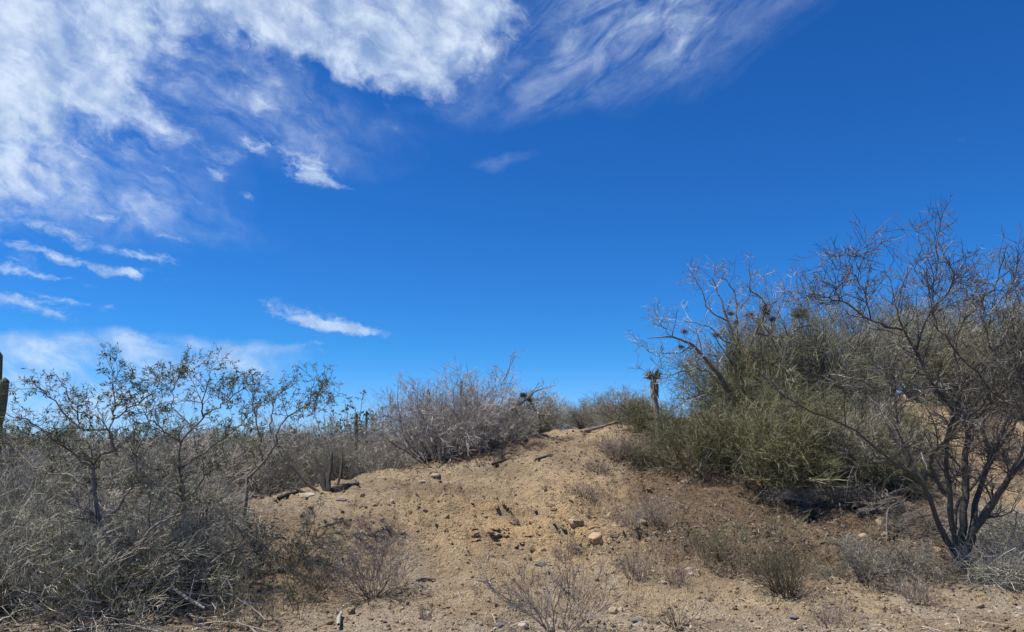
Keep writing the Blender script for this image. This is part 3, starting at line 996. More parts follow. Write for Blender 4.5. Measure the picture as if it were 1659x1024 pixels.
proto('tuft_m', 'brown_twig', 'weed_mix', seed=23, H=0.5, Rr=0.42, n0=90, n1=4, n2=3, n3=0, r0=0.0036, wig=0.14, up=0.06, tmax=70, rmin=0.0018, spread=0.3, a=(10, 35))
proto('dark_n', 'char_wood', 'brown_twig', seed=24, H=0.5, Rr=0.5, n0=8, n1=4, n2=3, n3=0, r0=0.010, wig=0.12, up=0.16, tmax=66, rmin=0.003, spread=0.1, a=(20, 50))
proto('mesh_p', 'dead_wood', 'pale_twig', leaf=(3, 0.03, 0.3, 0.34), seed=27, H=1.15, Rr=1.25, n0=18, n1=8, n2=5, n3=2, r0=0.010, wig=0.14, l1=0.65, l3=0.5, rmin=0.003, spread=0.3, tmax=84)
proto('straw_o', 'brown_twig', 'weed_mix', leaf=(2, 0.02, 0.4, 0.3), seed=25, H=0.7, Rr=0.6, n0=26, n1=6, n2=4, n3=0, r0=0.004, wig=0.16, up=0.06, tmax=62, rmin=0.0018, spread=0.7, a=(12, 40))

Z3 = lambda p, dz: (p[0], p[1], p[2] + dz)

# --- middle of the picture: the mound's crest
put('dome_q', 'grey_bush', at(712, 14.3), 'big dense grey dome of bare twigs on the mound crest', sc=(.97, .95, .98), rz=0.3)
put('grey_b', 'grey_bush', at(775, 15.4), 'bare grey bush with ragged top behind right of the big dome', sc=(.85, .9, .72), rz=2.1)
put('pale_c', 'pale_bush', at(822, 14.6), 'small pale grey feathery bush at the right foot of the dome', sc=(0.55, .55, .62), rz=1.0)
put('grey_b', 'grey_bush', at(590, 14.2), 'grey bare bush between the dead cactus and the big dome', sc=(.85, .8, .62), rz=0.9)
put('pale_c', 'pale_bush', at(560, 13.6), 'pale feathery bush just right of the dead cactus', sc=(.7, .6, .7), rz=2.9)
put('grey_a', 'grey_bush', at(860, 16.6), 'low grey bush on the skyline behind the stunted tree', sc=(.75, .75, .6), rz=5.9)
put('grey_b', 'grey_bush', at(925, 18.5), 'low grey bush peeping over the crest dip', sc=(.9, .9, .55), rz=.2)
put('grey_a', 'grey_bush', at(1015, 18.0), 'grey bush on the skyline between crest dip and yucca', sc=(.9, .9, .6), rz=2.6)
put('grey_a', 'grey_bush', at(505, 15.0), 'low grey bare bush directly behind the dead cactus', sc=(0.75, .75, .95), rz=4.0)
put('grey_b', 'grey_bush', at(630, 16.5), 'bare grey bush peeping over the left shoulder of the dome', sc=(0.8, .8, .72), rz=3.3)
put('pale_c', 'pale_bush', at(945, 17.0), 'brownish rounded bush on the skyline in the dip of crest', sc=(0.55, .6, .5), rz=2.6)
put('pale_c', 'pale_bush', at(885, 17.5), 'thin grey bush on the skyline left of the rounded crest bush', sc=(0.5, .5, .45), rz=5.0)
put('twiggy_l', 'twig_bush', at(1010, 16.2), 'thin bare bush on the skyline beside the crest deadwood', sc=(1.1, 1.1, 1.2), rz=1.2)
# --- right: green and grey bushes on the bank
put('green_e', 'green_bush', at(1120, 13.0), 'left lobe of green broom bushes, just beneath the yucca', sc=(0.85, .75, .8), rz=0.2)
put('green_e', 'green_bush', at(1235, 12.8), 'largest green broom bush, spilling over the bank', sc=(1.25, .9, 1.1), rz=1.7)
put('green_e', 'green_bush', at(1350, 12.9), 'dark green broom bush above the weathered log pile', sc=(1.05, .8, 1.05), rz=3.6)
put('green_e', 'green_bush', at(1060, 15.2), 'small thin green bush on the skyline at the yucca foot', sc=(0.7, .7, .55), rz=4.4)
put('green_e', 'green_bush', at(1200, 14.6), 'green broom bush behind the largest one, below the mossy tree', sc=(1.15, 1.0, 1.5), rz=5.3)
put('green_e', 'green_bush', at(1330, 14.2), 'green broom bush hemmed in by the grey thicket', sc=(1.15, 1.0, 1.5), rz=2.3)
put('green_e', 'green_bush', at(1440, 13.4), 'rightmost green broom bush, behind the long left limb', sc=(.85, .8, .9), rz=0.9)
put('grey_a', 'grey_bush', at(1400, 12.6), 'grey dead bush at the right side of the green bushes', sc=(.8, .7, .8), rz=3.2)
put('green_e', 'green_bush', at(1300, 12.5), 'lowest green broom bush, drooping over the shaded bank', sc=(1.0, .7, .72), rz=4.2)
put('green_e', 'green_bush', at(1405, 12.6), 'small low green broom bush above the right end of the log pile', sc=(.75, .6, .6), rz=5.6)
put('tall_d', 'tall_bush', at(1290, 14.8), 'tall bare olive grey bush right of the mossy tree', sc=(1.1, 1.1, 1.14), rz=0.4)
put('tall_d', 'tall_bush', at(1390, 15.2), 'tall bare olive grey bush in the middle of the thicket', sc=(1.1, 1.1, 1.18), rz=2.2)
put('tall_d', 'tall_bush', at(1490, 20.5), 'tall bare bush behind the forked limbs of the bare tree', sc=(1.2, 1.2, 1.05), rz=3.9)
put('tall_d', 'tall_bush', at(1600, 19.5), 'tall bare bush above the ochre bank behind the tree', sc=(1.1, 1.1, .95), rz=5.1)
put('tall_d', 'tall_bush', at(1235, 15.6), 'tall bare bush woven into the mossy tree', sc=(.9, .9, .95), rz=1.3)
put('grey_b', 'grey_bush', at(1430, 14.0), 'grey tangled bush under the long left limb of the tree', sc=(0.95, .8, 1.0), rz=1.1)
put('grey_a', 'grey_bush', at(1230, 15.6), 'grey tangled bush under the crown of the mossy tree', sc=(1.0, .9, 1.2), rz=2.8)
put('pale_c', 'pale_bush', at(1330, 11.9), 'pale dead twigs fringing the bottom of the green bushes', sc=(0.75, .4, .28), rz=0.1)
put('grey_b', 'grey_bush', at(1540, 21.0), 'grey bush on top of the ochre bank, left of the tallest', sc=(1.1, 1.0, .8), rz=0.5)
put('tall_d', 'tall_bush', at(1560, 21.5), 'tall bare bush on the ochre bank, seen between the tree stems', sc=(1.3, 1.2, 1.2), rz=2.6)
put('tall_d', 'tall_bush', at(1680, 21.0), 'tall bare bush on the ochre bank at the right edge', sc=(1.3, 1.2, 1.2), rz=4.6)
put('grey_b', 'grey_bush', at(1640, 20.4), 'low grey bush at the top of the ochre bank near the edge', sc=(.9, .8, .7), rz=3.5)
for px, row, lb in [(1620, 735, 'dry weed halfway up the ochre bank behind the tree'), (1585, 700, 'dry weed higher on the ochre bank behind the tree'), (1645, 765, 'dry weed low on the ochre bank at the right edge')]:
    put('weed_h', 'weed_bush', ground_at(px, row), lb, 'weed', sc=(1.3, 1.3, 1.0), rz=px * .1)
# --- left thicket behind the leafy shrubs
for px, Y, key, sc_, rz, lb in [
    (60, 11.0, 'grey_b', (1.0, 1.0, .95), .2, 'tangled grey bush at the left edge behind the leafy trees'),
    (150, 12.2, 'grey_a', (1.1, 1.0, 1.05), 1.2, 'wide grey bush behind the left leafy tree'),
    (255, 11.6, 'pale_c', (1.0, 1.0, 1.15), 2.5, 'pale grey bush between the two leafy trees'),
    (340, 12.4, 'grey_b', (1.0, 1.0, .95), 3.4, 'grey bush behind the right leafy tree'),
    (425, 13.2, 'pale_c', (.9, .9, 1.1), .7, 'light grey bush where the mound meets the thicket'),
    (20, 15.5, 'grey_a', (1.1, 1.1, 1.0), 4.4, 'grey bush below the tall cactus'),
    (210, 16.0, 'grey_b', (1.2, 1.2, 1.0), 5.2, 'grey bush in the second row behind the leafy trees'),
    (400, 17.0, 'grey_a', (1.2, 1.1, 1.0), 2.0, 'grey bush behind the light grey one at the mound edge'),
    (480, 18.5, 'grey_b', (1.1, 1.1, 1.0), 1.6, 'grey bush showing behind the dead cactus arms'),
]:
    put(key, 'grey_bush' if key != 'pale_c' else 'pale_bush', at(px, Y), lb, sc=sc_, rz=rz)
put('pale_c', 'pale_bush', at(40, 8.0), 'pale tangle of dead twigs low in the left corner', sc=(1.1, .9, .8), rz=1.9)
put('pale_c', 'pale_bush', at(255, 8.3), 'pale tangle of dead twigs round the leafy tree trunk', sc=(.9, .8, .8), rz=0.4)
put('grey_a', 'grey_bush', at(90, 9.6), 'dense grey twig bush filling the left foreground', sc=(.8, .7, .75), rz=3.0)
put('grey_b', 'grey_bush', at(310, 9.6), 'grey twig bush leaning on the foot of the mound', sc=(.6, .6, .6), rz=5.6)
put('leafy_k', 'leafy_bush', at(450, 8.7), 'green leafy low shrub in front of the orange boulder', sc=(.85, .8, .8), rz=.5)
put('leafy_k', 'leafy_bush', at(340, 7.9), 'sparse green shrub at the foot of the leafy trees', sc=(.8, .7, .6), rz=2.9)
put('leafy_k', 'leafy_bush', at(30, 7.6), 'green leafed low shrub in the bottom left corner', sc=(.8, .8, .55), rz=4.1)
for px, Y, sc_, rz, lb in [
    (-10, 7.3, .85, .3, 'pale wiry bush cut by the bottom left corner'),
    (95, 7.5, .9, 1.4, 'pale wiry bush in front of the leftmost trunk'),
    (215, 7.4, .8, 2.6, 'pale wiry bush at the bottom right of the leftmost trunk'),
    (300, 8.2, .65, 3.3, 'pale wiry bush at the foot of the second leafy tree'),
    (160, 8.6, 1.0, 5.0, 'pale wiry bush behind the leftmost trunk'),
    (20, 9.0, 1.0, 5.9, 'pale wiry bush at the left edge below the skyline'),
]:
    put('mesh_p', 'wiry_bush', at(px, Y), lb, sc=sc_, rz=rz)
for px, Y, sc_, rz, lb in [
    (75, 8.8, .8, 1.1, 'olive leafed bush among grey twigs below the leftmost leafy tree'),
    (160, 7.0, .7, 3.6, 'low green leafed bush in front of the leftmost leafy trunk'),
    (510, 8.5, .55, 0.6, 'thin green shrub touching the purplish weed bush on its left'),
]:
    put('leafy_k', 'leafy_bush', at(px, Y), lb, sc=sc_, rz=rz)
put('straw_o', 'straw_weed', at(470, 7.7), 'tall straw coloured weeds under the green leafy shrub', 'weed', sc=(.95, .7, .75), rz=.3)
put('straw_o', 'straw_weed', at(385, 7.3), 'straw coloured weeds at the bottom edge near leafy trees', 'weed', sc=(1.0, .6, .65), rz=2.2)

# --- small plants on the slope and bank
put('weed_h', 'weed_bush', ground_at(606, 966), 'purplish grey rounded weed bush alone on the left slope', 'weed', sc=(1.05, 1.0, .98), rz=.4)
put('twiggy_l', 'twig_bush', at(905, 6.75), 'spreading leafless reddish bush at the centre road edge', sc=(1.0, .9, 1.0), rz=.2)
put('dark_n', 'sapling', ground_at(1098, 1021), 'sparse black leafless sapling at the road edge', 'sapling', sc=(.55, .5, .6), rz=.9)
put('tuft_m', 'weed_clump', ground_at(1272, 964), 'largest brown dry weed clump at the foot of the bank', 'weed', sc=(1.15, 1.0, 1.0), rz=.3)
put('weed_i', 'dry_weed', ground_at(1032, 935), 'brown twiggy weed below the pale oval stone, right side', 'weed', sc=(1.0, 1.0, .95), rz=1.2)
put('weed_i', 'dry_weed', ground_at(1098, 952), 'grey thin weed beside the flat pale stone', 'weed', sc=(.7, .7, .85), rz=2.2)
put('weed_i', 'dry_weed', ground_at(690, 1003), 'tiny brown tussock alone on gravel left of the dark slab', 'tussock', sc=(.35, .35, .45), rz=.2)
put('weed_i', 'dry_weed', ground_at(905, 903), 'left of two dark brown tussocks under the eroded ledge', 'tussock', sc=(.42, .42, .4), rz=.6)
put('weed_i', 'dry_weed', ground_at(928, 898), 'right of two dark brown tussocks under the eroded ledge', 'tussock', sc=(.42, .42, .4), rz=3.6)
put('weed_h', 'weed_bush', ground_at(1000, 742), 'purplish dry weed below the crest, left of green bushes', 'weed', sc=(.9, .9, .65), rz=1.8)
put('weed_h', 'weed_bush', ground_at(1040, 748), 'purplish dry weed under the edge of the green bushes', 'weed', sc=(.9, .9, .7), rz=3.1)
put('weed_i', 'dry_weed', ground_at(950, 806), 'grey dry weed hanging above the orange ledges', 'weed', sc=(1.1, 1.1, .75), rz=.8)
put('weed_i', 'dry_weed', ground_at(1022, 850), 'dry weed upslope of the sandy clod', 'weed', sc=(.9, .9, .8), rz=4.8)
put('weed_h', 'weed_bush', ground_at(1062, 850), 'grey brown weed below the left green bush', 'weed', sc=(.7, .7, .6), rz=5.5)
put('weed_i', 'dry_weed', ground_at(970, 765), 'dry weed high on the slope below the crest weeds', 'weed', sc=(1.0, 1.0, .7), rz=2.5)
put('low_j', 'low_bush', ground_at(1405, 942), 'low grey green wiry bush below the log pile', sc=(.85, .7, .95), rz=.5)
put('low_j', 'low_bush', ground_at(1470, 930), 'low wiry green bush just left of the tree base', sc=(.6, .5, .7), rz=2.4)
put('straw_o', 'straw_weed', ground_at(1190, 930), 'thin green brown weeds on the bank foot under the green bush', 'weed', sc=(1.0, .9, .7), rz=.8)
put('straw_o', 'straw_weed', ground_at(1150, 900), 'wispy weeds on the bank under the left green bush', 'weed', sc=(.95, .9, .6), rz=3.2)
put('straw_o', 'straw_weed', ground_at(1250, 880), 'wispy weeds on the shaded bank above the brown clump', 'weed', sc=(.9, .8, .55), rz=5.2)
put('weed_i', 'dry_weed', ground_at(1490, 976), 'brown fuzzy weed at the gravel edge before the tree', 'weed', sc=(1.3, 1.0, .8), rz=1.4)
put('weed_i', 'dry_weed', ground_at(1345, 1015), 'grey little weed on gravel right of the thin flat stone', 'weed', sc=(.8, .8, .75), rz=3.4)
put('weed_h', 'weed_bush', ground_at(1325, 815), 'dead grey twiggy weed under the green bush on the bank', 'weed', sc=(1.0, .8, .5), rz=2.0)


# ------------------------------------------------------------------ trees drawn limb by limb
def limb_curve(pts, n=14, rng=None, wob=0.0):
    """smooth Catmull-Rom through the joints"""
    p = np.array(pts, float)
    p = np.concatenate([[2 * p[0] - p[1]], p, [2 * p[-1] - p[-2]]])
    m = len(p) - 3
    out = []
    for s in np.linspace(0, m - 1e-6, n):
        i = int(s); t = s - i
        a, b, c, d = p[i:i + 4]
        out.append(0.5 * ((2 * b) + (-a + c) * t + (2 * a - 5 * b + 4 * c - d) * t * t + (-a + 3 * b - 3 * c + d) * t ** 3))
    out = np.array(out)
    if rng is not None and wob:
        w = rng.normal(0, wob, out.shape); w[0] = 0
        out += w
    return out


def tree(name, label, base, limbs, bark, twig, seed, n1, n2, n3, L1, L2, L3, up=0.1, leaf=None, rmin=0.0026, extra_r=1.0, a=(25, 60), t0=0.3, wig=0.13, cat='tree', trunk=None, lower=0.0):
    """limbs: list of (points in the world, r_start, r_end)"""
    rng = np.random.default_rng(seed)
    base = np.array(base, float)
    o = empty(name, tuple(base), label, cat)
    P, Rd = [], []
    for pts, ra, rb in limbs:
        c = limb_curve(pts, 16, rng, 0.012) - base
        c[:, 2] -= lower * sstep(.5, 1.0, c[:, 2] / 2.4)
        P.append(c); Rd.append(ra * (1 - np.linspace(0, 1, 16) ** 0.8) + rb * np.linspace(0, 1, 16) ** 0.8)
        Rd[-1] = np.maximum(Rd[-1], rb)
    for k, (c, r) in enumerate(zip(P, Rd)):
        v, f = tubes([(c[None], r[None] * (1 + 0.08 * rng.normal(size=(1, 16))))], 8)
        part('limb', make_mesh('limb', v, f, MT[bark], True), o)
    if trunk:
        c = limb_curve(trunk[0], 8) - base
        v, f = tubes([(c[None], np.linspace(trunk[1], trunk[2], 8)[None] * (1 + 0.1 * rng.normal(size=(1, 8))))], 10)
        part('trunk', make_mesh('trunk', v, f, MT[bark], True), o)
    P = np.array(P); Rd = np.array(Rd)
    B = []
    p, d, r, t, i = spawn(rng, P, Rd, n1, t0, 1.0, *a)
    d = nrm(d + np.array([0, 0, 0.2]))
    l1 = L1 * rng.uniform(0.35, 1.5, len(t))
    p1 = grow(rng, p, d, l1, 5, wig, up)
    r1 = taper(np.clip(r * 0.6, rmin * 1.6, 0.014), 5, 0.35)
    B.append((p1, r1))
    p, d, r, t, i = spawn(rng, p1, r1, n2, 0.12, 1.0, *a)
    l2 = L2 * rng.uniform(0.4, 1.3, len(t))
    p2 = grow(rng, p, d, l2, 4, wig, up)
    r2 = taper(np.maximum(r * 0.62, rmin), 4, 0.5)
    B.append((p2, r2))
    last = p2
    if n3:
        p, d, r, t, i = spawn(rng, p2, r2, n3, 0.15, 1.0, *a)
        l3 = L3 * rng.uniform(0.4, 1.4, len(t))
        p3 = grow(rng, p, d, l3, 2, wig, up * 0.6)
        r3 = taper(np.maximum(r * 0.7, rmin * 0.8), 2, 0.5)
        B.append((p3, r3)); last = p3
    v, f = tubes(B, 3)
    part('crown', make_mesh('crown', v, f, MT[twig]), o, 'stuff')
    if leaf:
        w = last[:, 0, 2] + base[2]
        sel = last[(rng.random(len(last)) < leaf[2]) & (w > leaf[3])]
        v, f = leaves(rng, sel, leaf[0], leaf[1], 0.24)
        part('foliage', make_mesh('foliage', v, [f], MT['leaf']), o, 'stuff')
    return o


def PP(lst, Y, spread=0.0):
    """photo points at distance Y drifting by `spread` metres towards the far end"""
    m = len(lst) - 1
    return [pix(px, row, Y + spread * k / m) for k, (px, row) in enumerate(lst)]


# the bare tree at the right
bx, by, bz = ground_at(1556, 920)
T = by
tb = (bx, by, bz - 0.1)
limbs = [
    (PP([(1560, 905), (1577, 868), (1600, 830), (1622, 790), (1652, 755), (1700, 700), (1760, 620)], T, -0.5), 0.06, 0.012),
    (PP([(1575, 865), (1583, 805), (1603, 748), (1618, 712), (1642, 645), (1668, 560), (1690, 480)], T, 0.6), 0.04, 0.008),
    (PP([(1556, 905), (1562, 840), (1565, 785), (1567, 735), (1568, 700), (1560, 655), (1556, 630)], T, 0.2), 0.05, 0.024),
    (PP([(1565, 690), (1535, 650), (1504, 612), (1485, 573), (1461, 534), (1455, 505), (1460, 470), (1482, 428)], T, 0.2), 0.028, 0.006),
    (PP([(1461, 534), (1435, 528), (1411, 520), (1372, 492), (1340, 484), (1312, 480)], T + 0.15, -0.3), 0.017, 0.005),
    (PP([(1548, 890), (1540, 835), (1536, 785), (1532, 735), (1538, 690), (1552, 655), (1558, 632)], T, -0.2), 0.032, 0.018),
    (PP([(1558, 632), (1540, 626), (1505, 628), (1470, 632), (1430, 630), (1390, 633)], T - 0.1, -0.5), 0.013, 0.004),
    (PP([(1558, 632), (1585, 605), (1616, 582), (1650, 556), (1690, 530)], T, 0.3), 0.018, 0.008),
    (PP([(1558, 632), (1550, 595), (1548, 560), (1560, 520), (1588, 490), (1615, 460), (1640, 430)], T, 0.4), 0.02, 0.005),
    (PP([(1546, 895), (1522, 860), (1512, 828), (1500, 790), (1470, 762), (1440, 742), (1405, 715), (1365, 688), (1300, 655), (1240, 622)], T, -1.0), 0.036, 0.006),
    (PP([(1530, 800), (1508, 758), (1512, 738), (1530, 712), (1550, 690), (1585, 665), (1605, 632)], T - 0.15, -0.4), 0.026, 0.012),
    (PP([(1550, 880), (1548, 830), (1590, 770), (1625, 715), (1660, 650), (1690, 600)], T, 0.9), 0.03, 0.01),
    (PP([(1500, 790), (1470, 735), (1455, 690), (1448, 640), (1440, 600)], T - 0.2, 0.8), 0.014, 0.005),
    (PP([(1616, 582), (1600, 540), (1610, 500), (1640, 460), (1650, 425)], T + .2, 0.3), 0.014, 0.004),
    (PP([(1485, 573), (1500, 520), (1530, 480), (1545, 450), (1535, 415)], T + .2, -0.6), 0.014, 0.004),
    (PP([(1411, 520), (1400, 475), (1385, 440), (1372, 400)], T - .1, -0.1), 0.009, 0.004),
    (PP([(1603, 748), (1592, 690), (1600, 640), (1622, 580), (1636, 510)], T + .4, 0.3), 0.02, 0.005),
    (PP([(1618, 712), (1640, 660), (1648, 600), (1640, 545), (1652, 480)], T + .5, 0.3), 0.02, 0.005),
    (PP([(1568, 700), (1598, 655), (1640, 622), (1690, 600)], T + .1, -0.5), 0.02, 0.006),
    (PP([(1630, 780), (1660, 720), (1665, 660), (1650, 600), (1655, 540)], T - .3, -0.3), 0.022, 0.006),
    (PP([(1605, 632), (1570, 590), (1530, 545), (1510, 505), (1514, 455), (1518, 395)], T - .5, -0.2), 0.013, 0.004),
]
tree('bare_tree', 'large leafless many-stemmed tree standing at the right road edge', tb, limbs, 'dark_bark', 'brown_twig', 31, 15, 7, 3, 0.44, 0.29, 0.13, up=0.03, wig=0.18, rmin=0.0038, a=(28, 70), t0=0.22,
     trunk=([(bx, by, bz - 0.15), (bx + .01, by, bz + 0.05), (bx + .02, by + .02, bz + 0.22)], 0.13, 0.10))

# the gnarled tree carrying ball moss
gx0 = at(1165, 14.2)
TY = 14.2
limbs = [
    (PP([(1185, 720), (1180, 660), (1172, 620), (1150, 590), (1120, 560), (1085, 545), (1050, 548)], TY, -0.6), 0.07, 0.008),
    (PP([(1185, 720), (1195, 640), (1200, 590), (1195, 550), (1180, 520), (1165, 480), (1155, 450)], TY, 0.3), 0.06, 0.008),
    (PP([(1172, 620), (1140, 600), (1110, 600), (1088, 608), (1070, 618)], TY, -0.5), 0.026, 0.006),
    (PP([(1195, 550), (1193, 510), (1190, 480), (1178, 455), (1158, 448), (1168, 430)], TY + .1, 0.2), 0.02, 0.005),
    (PP([(1180, 520), (1160, 512), (1145, 498), (1138, 475), (1125, 450)], TY + .1, -0.3), 0.018, 0.005),
    (PP([(1200, 590), (1225, 540), (1240, 505), (1232, 480), (1215, 470), (1216, 450), (1228, 442)], TY, -0.3), 0.03, 0.006),
    (PP([(1240, 505), (1265, 480), (1290, 465)], TY - .2, 0.2), 0.016, 0.005),
    (PP([(1172, 620), (1130, 640), (1100, 650)], TY, -0.7), 0.022, 0.006),
    (PP([(1085, 545), (1075, 530), (1062, 520)], TY - .6, 0.1), 0.008, 0.004),
    (PP([(1120, 560), (1100, 572), (1075, 572), (1050, 570)], TY - .4, -0.2), 0.012, 0.004),
    (PP([(1225, 540), (1260, 545), (1300, 530), (1330, 520)], TY, 0.3), 0.022, 0.006),
    (PP([(1195, 560), (1170, 550), (1150, 530), (1110, 520)], TY + .2, -0.2), 0.02, 0.005),
]
tree('mossy_tree', 'gnarled bare tree with crooked branches carrying balls of moss', gx0, limbs, 'grey_bark', 'grey_twig', 32, 9, 4, 2, 0.42, 0.24, 0.12, up=0.05, wig=0.22, a=(30, 75), rmin=0.004, t0=0.15)

# leafy trees in the left foreground
x0, y0, z0 = at(150, 7.5)
Y = 7.5
limbs = [
    (PP([(150, 1000), (162, 940), (180, 895), (164, 853), (152, 800), (150, 760), (160, 735), (185, 728)], Y, 0.2), 0.032, 0.011),
    (PP([(190, 735), (180, 705), (175, 684), (137, 688), (101, 648), (76, 620), (52, 594)], Y + .2, -0.4), 0.015, 0.004),
    (PP([(178, 702), (183, 667), (188, 630), (186, 600), (184, 582)], Y + .2, 0.2), 0.012, 0.004),
    (PP([(183, 667), (200, 658), (220, 640), (244, 622), (262, 600)], Y + .2, 0.4), 0.010, 0.004),
    (PP([(160, 985), (190, 930), (218, 900), (244, 856), (280, 838), (310, 815)], Y, -0.3), 0.026, 0.007),
    (PP([(150, 760), (120, 730), (85, 700), (50, 672), (15, 655)], Y + .1, -0.5), 0.014, 0.004),
    (PP([(137, 688), (125, 660), (112, 625), (100, 590)], Y, 0.2), 0.008, 0.004),
    (PP([(152, 800), (110, 770), (60, 760), (20, 720)], Y, 0.5), 0.014, 0.005),
    (PP([(180, 895), (150, 880), (120, 885), (60, 880), (20, 870)], Y, -0.4), 0.012, 0.005),
    (PP([(164, 853), (195, 815), (215, 780), (225, 730), (240, 680), (250, 640)], Y, 0.3), 0.015, 0.004),
]
tree('leafy_tree', 'thin mesquite tree with sparse green leaves, leftmost on the skyline', (x0, y0, z0 - .05), limbs, 'grey_bark', 'brown_twig', 33, 8, 5, 3, 0.26, 0.17, 0.085, up=0.03, lower=0.12, leaf=(6, 0.042, 0.75, 0.9), wig=0.2, rmin=0.0022, t0=0.2)

x0, y0, z0 = at(285, 8.4)
Y = 8.4
limbs = [
    (PP([(285, 945), (290, 880), (300, 820), (290, 760), (292, 714), (312, 692), (330, 666)], Y, 0.2), 0.024, 0.009),
    (PP([(330, 666), (327, 645), (336, 610), (342, 590), (338, 576)], Y + .2, 0.1), 0.011, 0.004),
    (PP([(330, 666), (345, 655), (363, 642), (384, 622), (396, 612)], Y + .2, -0.3), 0.010, 0.004),
    (PP([(312, 692), (290, 660), (280, 640), (285, 610), (297, 585)], Y + .2, 0.3), 0.010, 0.004),
    (PP([(292, 714), (262, 690), (240, 665), (232, 640)], Y + .1, -0.4), 0.011, 0.004),
    (PP([(290, 760), (330, 735), (370, 700), (400, 670), (420, 640)], Y, 0.4), 0.015, 0.004),
    (PP([(300, 820), (335, 770), (365, 750), (400, 730)], Y, -0.4), 0.013, 0.005),
    (PP([(290, 880), (330, 850), (370, 835), (410, 832)], Y, -0.5), 0.012, 0.004),
]
tree('leafy_tree', 'thin mesquite tree with sparse green leaves, second from the left', (x0, y0, z0 - .05), limbs, 'grey_bark', 'brown_twig', 34, 8, 5, 3, 0.26, 0.17, 0.085, up=0.03, lower=0.12, leaf=(6, 0.042, 0.75, 0.9), wig=0.2, rmin=0.0024, t0=0.2)

x0, y0, z0 = at(395, 9.4)
Y = 9.4
limbs = [
    (PP([(395, 840), (402, 778), (425, 748), (447, 722), (451, 698), (474, 669), (502, 646), (504, 621), (510, 600)], Y, 0.2), 0.020, 0.004),
    (PP([(447, 722), (440, 690), (442, 660), (450, 630), (478, 606)], Y + .1, 0.3), 0.012, 0.004),
    (PP([(425, 748), (420, 705), (412, 670), (410, 640), (405, 612)], Y + .1, -0.3), 0.012, 0.004),
    (PP([(502, 646), (515, 632), (522, 612)], Y + .2, 0.2), 0.007, 0.004),
    (PP([(474, 669), (495, 672), (510, 660)], Y + .2, -0.2), 0.007, 0.004),
]
tree('leafy_tree', 'slender mesquite sapling leaning right at the mound foot with few leaves', (x0, y0, z0 - .05), limbs, 'grey_bark', 'brown_twig', 35, 8, 5, 2, 0.25, 0.16, 0.08, up=0.03, lower=0.12, leaf=(6, 0.042, 0.75, 0.9), wig=0.2, rmin=0.0026, t0=0.35)

# thick crooked branch tree right of the dome bush
x0, y0, z0 = at(800, 14.9)
limbs = [
    (PP([(800, 735), (805, 705), (820, 680), (835, 660), (855, 645), (872, 632)], 14.9, -0.3), 0.055, 0.012),
    (PP([(820, 680), (815, 655), (812, 630), (824, 600)], 14.9, 0.2), 0.02, 0.006),
    (PP([(855, 645), (862, 655), (868, 668)], 14.7, 0.0), 0.012, 0.006),
    (PP([(800, 735), (780, 690), (775, 660), (770, 630)], 14.9, 0.4), 0.03, 0.008),
]
tree('stunted_tree', 'stunted bare tree with one thick crooked branch beside the grey dome', (x0, y0, z0 - .05), limbs, 'grey_bark', 'grey_twig', 36, 9, 4, 2, 0.42, 0.22, 0.1, up=0.08, wig=0.2, rmin=0.0036)


# ------------------------------------------------------------------ balls of moss in the branches
def fuzz(name, p, r, label, mat='moss', seed=0, n=420, cat='moss', sc=(1, 1, 1)):
    rng = np.random.default_rng(seed)
    d = nrm(rng.normal(size=(n, 3)))
    off = rng.normal(0, r * .35, (n, 3)) * np.array([1, .7, .8])
    L = .62 * r * rng.uniform(0.35, 1.3, n)
    pts = grow(rng, off, d, L, 3, 0.35, -0.1) * np.array(sc)
    v, f = tubes([(pts, taper(np.full(n, r * 0.018 + .0012), 3, 0.4))])
    o_ = empty(name, tuple(p), label, cat)
    part('strands', make_mesh('strands', v, f, MT[mat]), o_, 'stuff')


for k, (px, row, r, dY, lb) in enumerate([
    (1241, 502, 0.13, -.1, 'largest rusty moss ball in the gnarled tree'),
    (1252, 517, 0.10, -.1, 'brown moss ball touching the largest one from below'),
    (1184, 508, 0.085, .1, 'round moss ball on the middle fork of the gnarled tree'),
    (1160, 543, 0.10, -.35, 'shaggy moss ball left of centre in the gnarled tree'),
    (1109, 537, 0.085, -.45, 'flat moss ball on the outermost left branch'),
    (1104, 562, 0.07, -.45, 'small moss ball on the lowest left branch'),
    (1192, 522, 0.08, 0, 'moss ball just below the round one on the fork'),
    (1214, 510, 0.10, 0, 'moss ball between the fork and the largest one'),
    (1296, 508, 0.2, .1, 'wide olive moss clump at the right of the gnarled tree'),
]):
    fuzz('moss_ball', pix(px, row, TY + dY), r, lb, 'olive_twig' if k == 8 else 'moss', 60 + k, 420 if k in (0, 8) else 200, sc=(1, 1, .8) if k else (.8, .9, 1.2))
for k, (px, row, r, lb) in enumerate([(848, 641, 0.085, 'dark moss ball on the thick crooked branch'), (832, 656, 0.06, 'small moss ball inside the crook of the thick branch'), (858, 648, 0.05, 'small moss ball hanging under the tip of thick branch')]):
    fuzz('moss_ball', pix(px, row, 14.7), r, lb, 'char_wood' if k == 0 else 'moss', 80 + k)


